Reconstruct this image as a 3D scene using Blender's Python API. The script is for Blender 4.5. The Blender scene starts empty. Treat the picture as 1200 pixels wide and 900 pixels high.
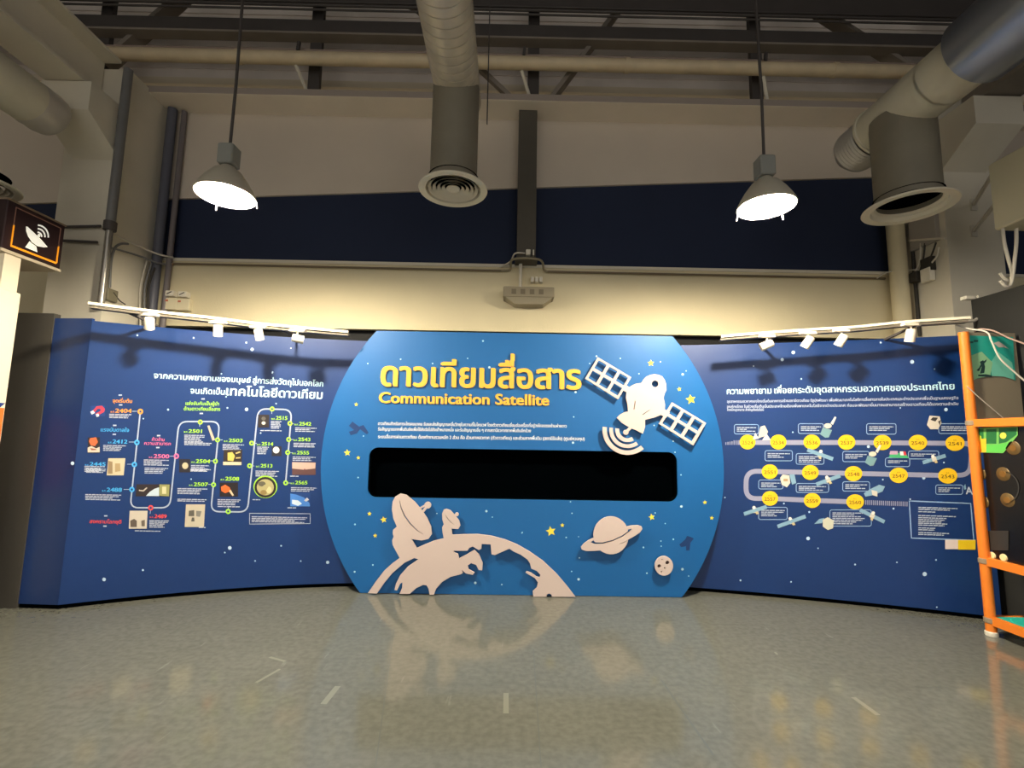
import bpy, math, random
from mathutils import Vector, Matrix
from mathutils.geometry import tessellate_polygon
random.seed(7)
SC = bpy.context.scene
COL = SC.collection

# ------------------------------------------------------------------ camera, world, exposure
F = 550.0; H = 1.45
PITCH, ROLL, YAW = .1133, .0165, .008
FW = Vector((math.sin(YAW)*math.cos(PITCH), math.cos(YAW)*math.cos(PITCH), math.sin(PITCH)))
_rt = Vector((math.cos(YAW), -math.sin(YAW), 0)); _up = _rt.cross(FW)
RT = _rt*math.cos(ROLL) + _up*math.sin(ROLL); UP = -_rt*math.sin(ROLL) + _up*math.cos(ROLL)
cd = bpy.data.cameras.new('camera'); cam = bpy.data.objects.new('camera', cd); COL.objects.link(cam)
cd.sensor_width = 36; cd.lens = F/1200*36; cd.clip_start = .05
cam.matrix_world = Matrix((( RT.x, UP.x, -FW.x, 0), (RT.y, UP.y, -FW.y, 0), (RT.z, UP.z, -FW.z, H), (0, 0, 0, 1)))
SC.camera = cam
w = bpy.data.worlds.new('hall'); SC.world = w; w.use_nodes = True
bg = w.node_tree.nodes['Background']; bg.inputs[0].default_value = (1, .95, .86, 1); bg.inputs[1].default_value = .66
SC.view_settings.view_transform = 'Standard'; SC.view_settings.look = 'None'
SC.view_settings.exposure = 0.50; SC.view_settings.gamma = 1; SC.view_settings.use_curve_mapping = False
LAMP_STRENGTH = 1180.0; FILL_STRENGTH = 330.0
FILL_LAMPS = [(-2.36, -1.6), (2.13, -1.6), (-2.36, -6.5), (2.13, -6.5)]  # unseen lamps added behind the camera as fill light

# ------------------------------------------------------------------ helpers
def lin(c):
    c /= 255.0
    return c/12.92 if c <= .04045 else ((c+.055)/1.055)**2.4
_M = {}
def mat(name, rgb, rough=.6, metal=0.0, emit=0.0, noise=0.0, nscale=4.0, bump=0.0, bscale=40.0, spec=None, coat=0.0):
    if name in _M: return _M[name]
    m = bpy.data.materials.new(name); m.use_nodes = True; nt = m.node_tree; b = nt.nodes['Principled BSDF']
    col = (lin(rgb[0]), lin(rgb[1]), lin(rgb[2]), 1)
    b.inputs['Base Color'].default_value = col; b.inputs['Roughness'].default_value = rough; b.inputs['Metallic'].default_value = metal
    if spec is not None: b.inputs['Specular IOR Level'].default_value = spec
    if coat: b.inputs['Coat Weight'].default_value = coat; b.inputs['Coat Roughness'].default_value = .12
    if emit:
        b.inputs['Emission Color'].default_value = col; b.inputs['Emission Strength'].default_value = emit
    if noise or bump:
        tc = nt.nodes.new('ShaderNodeTexCoord')
    if noise:
        n = nt.nodes.new('ShaderNodeTexNoise'); n.inputs['Scale'].default_value = nscale; n.inputs['Detail'].default_value = 6
        nt.links.new(tc.outputs['Object'], n.inputs['Vector'])
        r = nt.nodes.new('ShaderNodeMapRange'); r.inputs[1].default_value = .3; r.inputs[2].default_value = .7
        r.inputs[3].default_value = 1-noise; r.inputs[4].default_value = 1+noise*.5
        nt.links.new(n.outputs[0], r.inputs[0])
        mx = nt.nodes.new('ShaderNodeVectorMath'); mx.operation = 'SCALE'; mx.inputs[0].default_value = col[:3]
        nt.links.new(r.outputs[0], mx.inputs['Scale']); nt.links.new(mx.outputs[0], b.inputs['Base Color'])
    if bump:
        n2 = nt.nodes.new('ShaderNodeTexNoise'); n2.inputs['Scale'].default_value = bscale
        nt.links.new(tc.outputs['Object'], n2.inputs['Vector'])
        bp = nt.nodes.new('ShaderNodeBump'); bp.inputs['Strength'].default_value = bump; bp.inputs['Distance'].default_value = .01
        nt.links.new(n2.outputs[0], bp.inputs['Height']); nt.links.new(bp.outputs[0], b.inputs['Normal'])
    _M[name] = m
    return m

class MB:
    """collects geometry and links it as one mesh object"""
    def __init__(s): s.v = []; s.f = []; s.sm = set()
    def add(s, vs, fs, smooth=False):
        o = len(s.v); s.v += [tuple(v) for v in vs]
        for f in fs:
            if smooth: s.sm.add(len(s.f))
            s.f.append(tuple(i+o for i in f))
    def box(s, x0, x1, y0, y1, z0, z1, bev=0):
        x0, x1 = min(x0, x1), max(x0, x1); y0, y1 = min(y0, y1), max(y0, y1); z0, z1 = min(z0, z1), max(z0, z1)
        if not bev:
            v = [(x0,y0,z0),(x1,y0,z0),(x1,y1,z0),(x0,y1,z0),(x0,y0,z1),(x1,y0,z1),(x1,y1,z1),(x0,y1,z1)]
            s.add(v, [(0,3,2,1),(4,5,6,7),(0,1,5,4),(1,2,6,5),(2,3,7,6),(3,0,4,7)])
        else:
            b = bev; pts = []
            def ring(z, i): return [(x0+i+b,y0+i,z),(x1-i-b,y0+i,z),(x1-i,y0+i+b,z),(x1-i,y1-i-b,z),(x1-i-b,y1-i,z),(x0+i+b,y1-i,z),(x0+i,y1-i-b,z),(x0+i,y0+i+b,z)]
            for z, i in ((z0, b), (z0+b, 0), (z1-b, 0), (z1, b)): pts += ring(z, i)
            fs = [tuple(range(7, -1, -1)), tuple(range(24, 32))]
            for k in range(3):
                for j in range(8):
                    a = k*8+j; c = k*8+(j+1) % 8; fs.append((a, c, c+8, a+8))
            s.add(pts, fs)
        return s
    def bar(s, a, b, wx, wy, up=(0, 0, 1)):
        a = Vector(a); b = Vector(b); d = (b-a).normalized(); u = Vector(up)
        if abs(d.dot(u)) > .98: u = Vector((0, 1, 0))
        sx = d.cross(u).normalized(); sy = sx.cross(d).normalized()
        vs = []
        for p in (a, b):
            for i, j in ((-1,-1),(1,-1),(1,1),(-1,1)): vs.append(p+sx*i*wx/2+sy*j*wy/2)
        s.add(vs, [(0,1,2,3),(7,6,5,4),(0,4,5,1),(1,5,6,2),(2,6,7,3),(3,7,4,0)]); return s
    def tube(s, pts, r, n=10, smooth=True, rad=None, caps=True):
        pts = [Vector(p) for p in pts]; N = len(pts); prev = None; o = []
        for i, p in enumerate(pts):
            t = (pts[min(i+1, N-1)]-pts[max(i-1, 0)]).normalized()
            if prev is None:
                u = Vector((0, 0, 1)) if abs(t.z) < .9 else Vector((1, 0, 0))
                a = t.cross(u).normalized()
            else: a = (prev - t*prev.dot(t)).normalized()
            prev = a; b = t.cross(a); rr = rad[i] if rad else r
            o += [p+a*math.cos(2*math.pi*k/n)*rr+b*math.sin(2*math.pi*k/n)*rr for k in range(n)]
        fs = []
        for i in range(N-1):
            for k in range(n): fs.append((i*n+k, i*n+(k+1) % n, (i+1)*n+(k+1) % n, (i+1)*n+k))
        s.add(o, fs, smooth)
        if caps:
            c0 = len(s.v)-len(o)
            s.f.append(tuple(c0+k for k in range(n-1, -1, -1))); s.f.append(tuple(c0+(N-1)*n+k for k in range(n)))
        return s
    def lathe(s, prof, c=(0, 0, 0), n=32, axis=None):
        """prof: (radius, height); axis direction default z"""
        c = Vector(c); ax = Vector(axis).normalized() if axis else Vector((0, 0, 1))
        u = ax.orthogonal().normalized(); v = ax.cross(u); vs = []
        for r, h in prof: vs += [c+ax*h+u*r*math.cos(2*math.pi*k/n)+v*r*math.sin(2*math.pi*k/n) for k in range(n)]
        fs = []
        for i in range(len(prof)-1):
            for k in range(n): fs.append((i*n+k, i*n+(k+1) % n, (i+1)*n+(k+1) % n, (i+1)*n+k))
        s.add(vs, fs, True); return s
    def build(s, name, m, parent=None, origin=None):
        me = bpy.data.meshes.new(name); o3 = Vector(origin) if origin else Vector((0, 0, 0))
        me.from_pydata([tuple(Vector(v)-o3) for v in s.v], [], s.f)
        if s.sm: me.polygons.foreach_set('use_smooth', [i in s.sm for i in range(len(me.polygons))])
        me.materials.append(m); me.validate(); me.update()
        if s.sm:
            try: me.set_sharp_from_angle(angle=math.radians(40))
            except Exception: pass
        o = bpy.data.objects.new(name, me); COL.objects.link(o)
        if origin: o.location = o3
        if parent: o.parent = parent; o.matrix_parent_inverse = Matrix.Translation(-world_loc(parent))
        return o
def world_loc(o):
    p = Vector(o.location)
    while o.parent:
        # children are stored with world-space translations cancelled by the parent inverse
        return p
    return p
def tag(o, label=None, cat=None, group=None, kind=None):
    for k, v in (('label', label), ('category', cat), ('group', group), ('kind', kind)):
        if v: o[k] = v
    return o
def empty(name, loc, label, cat, group=None, kind=None):
    o = bpy.data.objects.new(name, None); COL.objects.link(o); o.location = loc; o.empty_display_size = .05
    return tag(o, label, cat, group, kind)
def spline(pts, n=8):
    pts = [Vector(p) for p in pts]; out = []
    P = [pts[0]]+pts+[pts[-1]]
    for i in range(1, len(P)-2):
        for k in range(n):
            t = k/n; a, b, c, d = P[i-1], P[i], P[i+1], P[i+2]
            out.append(.5*((2*b)+(c-a)*t+(2*a-5*b+4*c-d)*t*t+(3*b-a-3*c+d)*t**3))
    out.append(pts[-1]); return out

# rays: turn a point of the survey picture into a point on a given plane / surface of the room
O = Vector((0, 0, H))
def ray(x, y): return FW + RT*(x-600)/F + UP*(450-y)/F
def atY(x, y, Y): d = ray(x, y); return O + d*(Y/d.y)
def atX(x, y, X): d = ray(x, y); return O + d*(X/d.x)
def atZ(x, y, z): d = ray(x, y); return O + d*((z-H)/d.z)

# ------------------------------------------------------------------ materials
CREAM = mat('cream_wall_paint', (226, 214, 180), .75, noise=.06, nscale=1.3, bump=.15, bscale=60)
CREAM2 = mat('column_paint', (226, 219, 203), .75, noise=.08, nscale=1.6, bump=.15, bscale=60)
NAVY = mat('navy_wall_paint', (25, 38, 68), .8, noise=.08, nscale=1.2)
BLACKW = mat('black_wall', (16, 17, 20), .8)
DKPART = mat('charcoal_partition', (62, 59, 55), .6, noise=.12, nscale=1.5)
PANEL = mat('navy_print_vinyl', (8, 48, 106), .40, noise=.04, nscale=.8)
BOARD = mat('blue_print_vinyl', (12, 92, 158), .45, noise=.03, nscale=.8)
BOARDSIDE = mat('board_edge_blue', (28, 78, 120), .5)
WHITE = mat('white_foam_board', (206, 188, 184), .6)
YELLOW = mat('yellow_acrylic', (246, 182, 66), .5)
STEEL = mat('galvanised_duct', (216, 208, 192), .38, metal=.35, noise=.12, nscale=9)
DUCTG = mat('grey_duct_paint', (134, 128, 114), .55, noise=.08, nscale=5)
DUCTL = mat('pale_duct_paint', (214, 209, 190), .5, noise=.05, nscale=5)
RING = mat('diffuser_paint', (222, 216, 198), .5)
DARKST = mat('dark_steel_paint', (76, 71, 70), .6, noise=.1, nscale=4)
MIDST = mat('grey_steel_paint', (140, 131, 122), .6, noise=.1, nscale=4)
DECK = mat('grey_sheet_lining', (236, 226, 218), .7, noise=.12, nscale=2)
PIPEC = mat('cream_pipe_paint', (222, 204, 172), .45, noise=.1, nscale=6)
PIPEG = mat('grey_pipe', (120, 120, 122), .4, noise=.1, nscale=6)
WHPL = mat('white_plastic', (236, 230, 216), .4)
CABLE = mat('white_cable', (214, 208, 196), .5)
CABLED = mat('dark_cable', (48, 44, 40), .6)
ORANGE = mat('orange_frame_paint', (232, 128, 40), .4)
TEAL = mat('teal_print', (38, 176, 162), .45)
SIGNB = mat('dark_maroon_sign', (48, 30, 34), .35)
BLACK = mat('black_gap', (4, 5, 6), 1.0, spec=0.0)
SCREEN = mat('black_screen', (1, 2, 3), 1.0, spec=0.0)
BEIGEB = mat('beige_enclosure', (226, 219, 192), .5)
PW = mat('print_white', (236, 240, 248), .5)
PG = mat('print_grey', (170, 176, 196), .5)

def floor_material():
    m = bpy.data.materials.new('grey_vinyl_floor'); m.use_nodes = True; nt = m.node_tree; b = nt.nodes['Principled BSDF']; L = nt.links
    N = nt.nodes.new
    tc = N('ShaderNodeTexCoord')
    n1 = N('ShaderNodeTexNoise'); n1.inputs['Scale'].default_value = 1.1; n1.inputs['Detail'].default_value = 8; L.new(tc.outputs['Object'], n1.inputs['Vector'])
    mp = N('ShaderNodeMapping'); mp.inputs['Scale'].default_value = (3, 14, 1); mp.inputs['Rotation'].default_value = (0, 0, .5); L.new(tc.outputs['Object'], mp.inputs['Vector'])
    n2 = N('ShaderNodeTexNoise'); n2.inputs['Scale'].default_value = 2.2; n2.inputs['Detail'].default_value = 10; n2.inputs['Roughness'].default_value = .65; L.new(mp.outputs[0], n2.inputs['Vector'])
    cr = N('ShaderNodeValToRGB'); e = cr.color_ramp.elements
    e[0].position = .3; e[0].color = (lin(95), lin(96), lin(89), 1); e[1].position = .72; e[1].color = (lin(107), lin(108), lin(100), 1)
    mi = N('ShaderNodeMix'); mi.inputs[0].default_value = .5; L.new(n1.outputs[0], mi.inputs[2]); L.new(n2.outputs[0], mi.inputs[3]); L.new(mi.outputs[0], cr.inputs[0])
    # short pale scuffs
    mp2 = N('ShaderNodeMapping'); mp2.inputs['Scale'].default_value = (9, 1.3, 1); mp2.inputs['Rotation'].default_value = (0, 0, .45); L.new(tc.outputs['Object'], mp2.inputs['Vector'])
    n3 = N('ShaderNodeTexNoise'); n3.inputs['Scale'].default_value = 2.1; n3.inputs['Detail'].default_value = 3; L.new(mp2.outputs[0], n3.inputs['Vector'])
    r3 = N('ShaderNodeMapRange'); r3.inputs[1].default_value = .70; r3.inputs[2].default_value = .76; r3.inputs[3].default_value = 0; r3.inputs[4].default_value = .35; L.new(n3.outputs[0], r3.inputs[0])
    mc = N('ShaderNodeMix'); mc.data_type = 'RGBA'; mc.inputs['B'].default_value = (lin(134), lin(136), lin(128), 1)
    L.new(r3.outputs[0], mc.inputs['Factor']); L.new(cr.outputs[0], mc.inputs['A'])
    # dark fine specks (worn coating)
    n4 = N('ShaderNodeTexNoise'); n4.inputs['Scale'].default_value = 26; n4.inputs['Detail'].default_value = 5; L.new(tc.outputs['Object'], n4.inputs['Vector'])
    r4 = N('ShaderNodeMapRange'); r4.inputs[1].default_value = .35; r4.inputs[2].default_value = .62; r4.inputs[3].default_value = .86; r4.inputs[4].default_value = 1.03; L.new(n4.outputs[0], r4.inputs[0])
    sc = N('ShaderNodeVectorMath'); sc.operation = 'SCALE'; L.new(mc.outputs['Result'], sc.inputs[0]); L.new(r4.outputs[0], sc.inputs['Scale'])
    L.new(sc.outputs[0], b.inputs['Base Color'])
    rr = N('ShaderNodeMapRange'); rr.inputs[1].default_value = .3; rr.inputs[2].default_value = .7; rr.inputs[3].default_value = .07; rr.inputs[4].default_value = .14
    L.new(n2.outputs[0], rr.inputs[0]); L.new(rr.outputs[0], b.inputs['Roughness'])
    bp = N('ShaderNodeBump'); bp.inputs['Strength'].default_value = .02; bp.inputs['Distance'].default_value = .01; nt.nodes.remove(bp)
    return m
FLOORM = floor_material()

# ------------------------------------------------------------------ room shell
YW, YC = 5.2, 4.6
def struct(name, mb, m, parent=None):
    o = mb.build(name, m, parent)
    if not parent: o['kind'] = 'structure'
    return o
struct('floor', MB().box(-8.2, 8.2, -8, 5.8, -.1, 0), FLOORM)
# painted survey marks and seams lie in the floor coating
def floor_mark(name, x0, y0, x1, y1, wd, m):
    a = atZ(x0, y0, .001); b = atZ(x1, y1, .001); d = (b-a).normalized(); n = Vector((-d.y, d.x, 0))*wd/2
    o = MB(); o.add([a-n, b-n, b+n, a+n], [(0, 1, 2, 3)]); q = o.build(name, m, bpy.data.objects['floor']); return q
SCUFF = mat('floor_scuff', (122, 122, 112), .2); SEAM = mat('floor_seam', (94, 97, 93), .15)
for a in ((593, 812, 593, 836, .03), (379, 825, 396, 804, .035), (1000, 817, 1029, 838, .03), (300, 800, 328, 784, .02), (316, 770, 334, 775, .02), (908, 764, 911, 767, .015)):
    floor_mark('scuff_mark', *a, SCUFF)
for a in ((775, 797, 836, 885, .012), (625, 760, 634, 899, .006), (462, 735, 440, 899, .006), (0, 797, 1199, 806, .003)):
    floor_mark('seam', *a, SEAM)

back = struct('wall_back', MB().box(-8.2, 8.2, 5.28, 5.4, 2.66, 5.55), CREAM)
MB().box(-8.2, 8.2, 5.3, 5.42, 0, 2.66).build('black_lower_wall', BLACKW, back)
MB().box(-8.2, 8.2, YW, 5.28, 2.635, 3.40).build('cream_lower_band', CREAM, back)
MB().box(-8.2, 8.2, YW-.015, YW, 3.385, 3.42).build('ledge', CREAM2, back)
def zt(x): return 4.36+.0547*(x-.2)
for name, x0, x1 in (('navy_band', -4.05, .07), ('navy_band', .28, 4.47)):
    o = MB(); v = [(x0, 5.23, 3.42), (x1, 5.23, 3.42), (x1, 5.23, zt(x1)), (x0, 5.23, zt(x0))]
    v += [(x, 5.285, z) for x, y, z in v]
    o.add(v, [(0,1,2,3),(7,6,5,4),(0,4,5,1),(1,5,6,2),(2,6,7,3),(3,7,4,0)]); o.build(name, NAVY, back)
for x0, x1, z1 in ((-8.1, -5.27, 4.16), (5.2, 8.1, 4.7)):
    MB().box(x0, x1, 5.23, 5.285, 3.60 if x0 < 0 else 3.2, z1).build('navy_band', NAVY, back)
# upper beige wall stands flush with the band's surround
o = MB()
v = [(-8.2, YW, zt(-5)), (8.2, YW, zt(5)), (8.2, YW, 5.3), (-8.2, YW, 5.3)]; v = [(-8.2, YW, zt(-8.2)), (8.2, YW, zt(8.2)), v[2], v[3]]
v += [(x, 5.28, z) for x, y, z in v]
o.add(v, [(0,1,2,3),(7,6,5,4),(0,4,5,1),(1,5,6,2),(2,6,7,3),(3,7,4,0)])
o.build('beige_upper_band', mat('beige_upper_paint', (216, 204, 190), .75, noise=.06, nscale=1.1, bump=.1, bscale=50), back)
struct('wall_left', MB().box(-8.3, -8.2, -8, 5.5, 0, 7.2), CREAM2)
struct('wall_right', MB().box(8.2, 8.3, -8, 5.5, 0, 7.2), mat('dark_side_wall', (60, 58, 62), .8))
struct('wall_back_upper', MB().box(-8.2, 8.2, 5.48, 5.55, 5.3, 7.2), DECK)
o = MB()
for i in range(60):   # shallow ribs of the sheet lining
    z = 5.85+i*.022
    if i % 7 == 0: o.box(-8.2, 8.2, 5.462, 5.482, z, z+.012)
struct('trim_2', o, DECK)
struct('ceiling', MB().box(-8.3, 8.3, -8, 5.6, 7.2, 7.3), mat('ceiling_deck', (124, 116, 114), .8, noise=.1, nscale=2))
struct('trim_1', MB().box(-8.2, 8.2, 5.43, 5.48, 5.765, 5.85), mat('pale_strip', (226, 214, 192), .6))

def column(x0, x1, zc, label_side):
    s = -1 if x0 < 0 else 1
    xi, xo = (x1, x0) if s < 0 else (x0, x1)
    c = struct('concrete_column', MB().box(x0, x1, YC, 5.22, 0, 5.25), CREAM2)
    o = MB(); prof = [(YC+.02, zc-.57), (zc-zc+4.2, zc-.29), (4.2, zc), (YC+.02, zc)]
    x0c, x1c = (x0+.1, x1) if s < 0 else (x0, x1-.1)
    vs = [(x0c, y, z) for y, z in prof]+[(x1c, y, z) for y, z in prof]
    o.add(vs, [(0,1,2,3),(7,6,5,4),(0,4,5,1),(1,5,6,2),(2,6,7,3),(3,7,4,0)]); o.build('corbel', CREAM2, c)
    return c
cl = column(-4.64, -4.06, 4.79, 'left'); cr = column(4.50, 5.08, 4.85, 'right')
# runway beams resting on the corbels, running along the hall
for x, z, lab in ((-4.33, 4.80, 'l'), (4.80, 4.865, 'r')):
    o = MB(); o.box(x-.19, x+.19, -8, 4.58, z, z+.03); o.box(x-.015, x+.015, -8, 4.58, z+.03, z+.5); o.box(x-.19, x+.19, -8, 4.58, z+.5, z+.53)
    struct('runway_beam', o, CREAM2 if lab == 'l' else MIDST)
# eave beam along the top of the wall
o = MB().box(-8.2, 8.2, 4.87, YW, 5.205, 5.28); struct('eave_beam', o, mat('eave_beam_paint', (242, 231, 216), .65, noise=.05, nscale=2))
MB().box(-8.2, 8.2, 4.865, 4.87, 5.21, 5.282).build('eave_beam_flange', mat('eave_flange_shade', (168, 156, 148), .65), bpy.data.objects['eave_beam'])  # front edge greyer than the underside lit from below; that shade is painted in
# middle steel column
o = MB(); o.box(.07, .28, 5.02, 5.04, 3.42, 5.21); o.box(.165, .185, 5.04, YW+.02, 3.42, 5.21); o.box(.07, .28, YW-.02, YW, 3.42, 5.21); o.box(.05, .3, 5.0, YW, 3.405, 3.425)
struct('steel_column', o, mat('olive_grey_steel', (86, 81, 72), .6, noise=.1, nscale=3))

# ------------------------------------------------------------------ roof truss
tr = struct('roof_truss', MB().box(-8.2, 8.2, 4.95, 5.08, 6.95, 7.08), DARKST)
for x in (-4.75, -2.3, .23, 2.83, 5.35):
    MB().box(x-.065, x+.065, 4.99, 5.05, 5.28, 6.96).build('truss_post', DARKST, tr)
for a, b, wd, m in (((.42, 5.30), (1.55, 6.98), .15, MIDST), ((.02, 5.30), (-1.2, 6.5), .07, MIDST), ((-5.0, 5.30), (-3.5, 6.98), .17, MIDST), ((2.95, 7.0), (5.3, 5.35), .14, MIDST), ((-2.4, 7.0), (-1.2, 6.5), .1, MIDST)):
    MB().bar((a[0], 5.02, a[1]), (b[0], 5.02, b[1]), .05, wd, up=(0, 1, 0)).build('truss_brace', m, tr)
def hbeam(y, z0, z1, m, name='purlin'):
    return MB().box(-8.2, 8.2, y-.04, y+.04, z0, z1)
def zz(zp, Y): return 1.45+(zp-1.45)*Y/5.0
Yb = 4.88
pu = struct('purlin', MB().box(-8.2, 8.2, Yb-.02, Yb+.02, zz(6.10, Yb), zz(6.25, Yb)), DARKST)
MB().box(-8.2, 8.2, Yb-.02, Yb+.11, zz(6.075, Yb), zz(6.10, Yb)).build('purlin_flange', MIDST, pu)
pu2 = struct('purlin', MB().box(-8.2, 8.2, 4.80, 4.84, zz(6.5, 4.8), zz(6.75, 4.8)), DARKST)
for k, (z, r) in enumerate(((6.40, .012), (6.455, .016), (6.50, .01))):
    struct('roof_conduit', MB().tube([(-8.2, 4.74, zz(z, 4.74)), (8.2, 4.74, zz(z+.005, 4.74))], r, 8), DARKST)
o = MB().tube([(-5.1, 4.84, zz(5.775, 4.84)), (5.6, 4.84, zz(5.775, 4.84))], .07, 14)
pp = o.build('overhead_pipe', PIPEC); tag(pp, 'thick cream pipe running the full width under the roof', 'pipe')
for x in (-3.1, -.9, 1.25, 3.6):
    MB().tube([(x, 4.84, zz(5.775, 4.84)), (x+.05, 4.84, zz(5.775, 4.84))], .078, 14).build('pipe_coupling', PIPEC, pp)
for x in (-2.42, .12, 2.86):
    MB().bar((x, 4.84, zz(5.98, 4.84)), (x-.01, 4.84, zz(5.87, 4.84)), .03, .03).build('pipe_hanger', DARKST, pp)
    MB().bar((x-.03, 4.86, zz(5.70, 4.84)), (x+.07, 4.97, zz(5.45, 4.84)), .03, .02).build('pipe_hanger', WHPL, pp)
tag(MB().tube([(-8, 4.9, zz(5.875, 4.9)), (8, 4.9, zz(5.875, 4.9))], .012, 8).build('thin_conduit', mat('pale_conduit', (170, 150, 140), .5)), 'thin pale conduit just above the thick cream roof pipe', 'conduit')

# ------------------------------------------------------------------ ducts
def duct_ribs(y0, y1, r, step=.085):
    prof = []; y = y0
    while y < y1:
        prof += [(r, y), (r+.0015, y+step*.45), (r, y+step*.86), (r-.009, y+step*.90), (r-.009, y+step*.93), (r, y+step*.97)]; y += step
    return prof
def diffuser(c, r, t, full):
    x, y, z = c
    MB().lathe([(r*.66, .05), (r*.70, .03), (r*.99, .008), (r, 0), (r*.985, -.008), (r*.80, -.004), (r*.76, .03)], c, 48).build('diffuser_ring', RING, t)
    if full:
        for rr in (.72, .59, .46, .33):
            MB().lathe([(r*rr, .0), (r*(rr-.085), .022), (r*(rr-.085), .028), (r*(rr+.005), .006)], c, 40).build('diffuser_cone', RING, t)
        MB().lathe([(.0001, .0), (r*.17, .0), (r*.20, .010), (r*.17, .02)], c, 32).build('diffuser_core', RING, t)
    MB().lathe([(r*.74, .10), (.0001, .10)], c, 32).build('diffuser_throat', BLACK, t)
XC, RC = -.51, .205
t = empty('air_duct', (XC, 3.9, 3.73), 'galvanised spiral duct at the middle with a grey drop and slatted round diffuser', 'duct')
MB().lathe(duct_ribs(-3.0, 4.06, RC), (XC, 0, 4.60), 40, axis=(0, 1, 0)).lathe([(RC, 4.06), (RC*.7, 4.10), (.001, 4.10)], (XC, 0, 4.60), 40, axis=(0, 1, 0)).build('spiral_duct', STEEL, t)
MB().lathe([(RC, 3.70), (RC, 4.55)], (XC, 3.88, 0), 40).build('drop_duct', DUCTG, t)
diffuser((XC, 3.88, 3.585), .30, t, True)
MB().lathe([(.225, 3.6), (RC, 3.72)], (XC, 3.88, 0), 40).build('neck', DUCTG, t)
tag(MB().tube([(XC+.28, 3.9, 4.22), (XC+.28, 3.9, 7.2)], .006, 6).build('hanger_rod', DARKST), 'thin steel hanger rod right of the middle spiral duct', 'hanger rod')
XR, RR = 3.43, .222
t = empty('air_duct', (XR, 3.82, 3.5), 'wide pale round duct at upper right dropping to an open ring diffuser', 'duct')
MB().lathe([(RR, 3.42), (RR, 4.06), (RR+.012, 4.065), (RR+.012, 4.09), (RR*.97, 4.10)], (XR, 0, 4.36), 40, axis=(0, 1, 0)).build('main_duct', DUCTL, t)
MB().lathe([(RR, 2.6), (RR, 3.44)], (XR, 0, 4.36), 40, axis=(0, 1, 0)).build('main_duct', DUCTL, t)
MB().lathe([(RR+.05, -2.), (RR+.05, 3.12), (RR+.05, 3.14), (RR, 3.15)], (XR, 0, 4.36), 40, axis=(0, 1, 0)).build('foil_sleeve', mat('foil_sleeve', (150, 156, 168), .3, metal=.7), t)
pr = []; y = 4.10
while y < 4.34: pr += [(RR*.92, y), (RR*.97, y+.02)]; y += .035
pr += [(RR*.93, 4.36), (RR*.7, 4.42), (.001, 4.44)]
MB().lathe(pr, (XR-.02, 0, 4.33), 40, axis=(0, 1, 0)).build('flexible_end', mat('flex_duct', (200, 196, 190), .35, metal=.3), t)
MB().lathe([(.235, 3.53), (.235, 4.3)], (XR, 3.82, 0), 40).build('drop_duct', DUCTG, t)
diffuser((XR, 3.82, 3.475), .335, t, False)
XL = -4.10
t = empty('air_duct', (XL-.2, 3.6, 3.6), 'pale round duct end cut off by the upper left edge, over the hanging sign', 'duct')
MB().lathe([(.2, -2.), (.2, 3.9)], (XL-.22, 0, 4.36), 40, axis=(0, 1, 0)).build('main_duct', DUCTL, t)
MB().lathe([(.2, 3.9), (.205, 3.95), (.2, 4.0), (.205, 4.05), (.19, 4.12), (.12, 4.18), (.001, 4.2)], (XL-.22, 0, 4.36), 40, axis=(0, 1, 0)).build('flexible_end', _M['flex_duct'], t)
MB().lathe([(.2, 3.5), (.2, 4.3)], (XL-.52, 3.55, 0), 40).build('drop_duct', DUCTG, t)
diffuser((XL-.35, 3.7, 3.455), .30, t, True)

# ------------------------------------------------------------------ pendant lamps
def lamp(x, y, z, label, visible=True):
    t = empty('pendant_lamp', (x, y, z), label, 'lamp', 'high-bay pendant lamps')
    MB().lathe([(.200, 0), (.204, .006), (.199, .02), (.180, .06), (.145, .12), (.097, .185), (.06, .21), (.045, .23), (.0001, .23)], (x, y, z), 40).build('reflector', mat('lamp_reflector', (196, 190, 174), .4, metal=.2), t)
    MB().lathe([(.196, .002), (.192, .02), (.173, .06), (.138, .12), (.09, .18), (.0001, .19)], (x, y, z), 40).build('reflector_liner', mat('white_liner', (246, 244, 238), .6), t)
    pr = [(.10*math.cos(a), .03+.045*math.sin(a)) for a in (math.radians(-90+15*k) for k in range(13))]
    pr[0] = (.0001, pr[0][1]); pr[-1] = (.0001, pr[-1][1])
    MB().lathe(pr, (x, y, z), 24).build('bulb', LENS if visible else LENS_FILL, t)
    if visible:
        for a in (.5, 2.4, 4.2):
            ca, sa = math.cos(a), math.sin(a)
            MB().bar((x+.198*ca, y+.198*sa, z+.01), (x+.208*ca, y+.208*sa, z-.04), .006, .006).build('lens_clip', WHPL, t)
        MB().box(x-.057, x+.057, y-.057, y+.057, z+.235, z+.39, .008).build('ballast_box', mat('ballast_grey', (140, 142, 138), .5), t)
        MB().tube([(x, y, z+.38), (x+.004, y, z+.9), (x-.004, y, z+1.6), (x, y, 7.2)], .011, 8).build('suspension_rod', DARKST, t)
    return t
LENS = mat('bulb_glow', (255, 241, 212), .5, emit=LAMP_STRENGTH)
LENS_FILL = mat('fill_bulb_glow', (255, 245, 228), .5, emit=FILL_STRENGTH)
lamp(-2.107, 3.3, 3.18, 'glowing high-bay pendant lamp hanging left of the middle duct')
lamp(1.895, 3.3, 3.178, 'glowing high-bay pendant lamp hanging right of the grey steel column')
for x, y in FILL_LAMPS: lamp(x, y, 3.5, 'unseen pendant fill lamp added behind the viewer', False)  # added fill, weaker than the two hanging lamps in view

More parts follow.
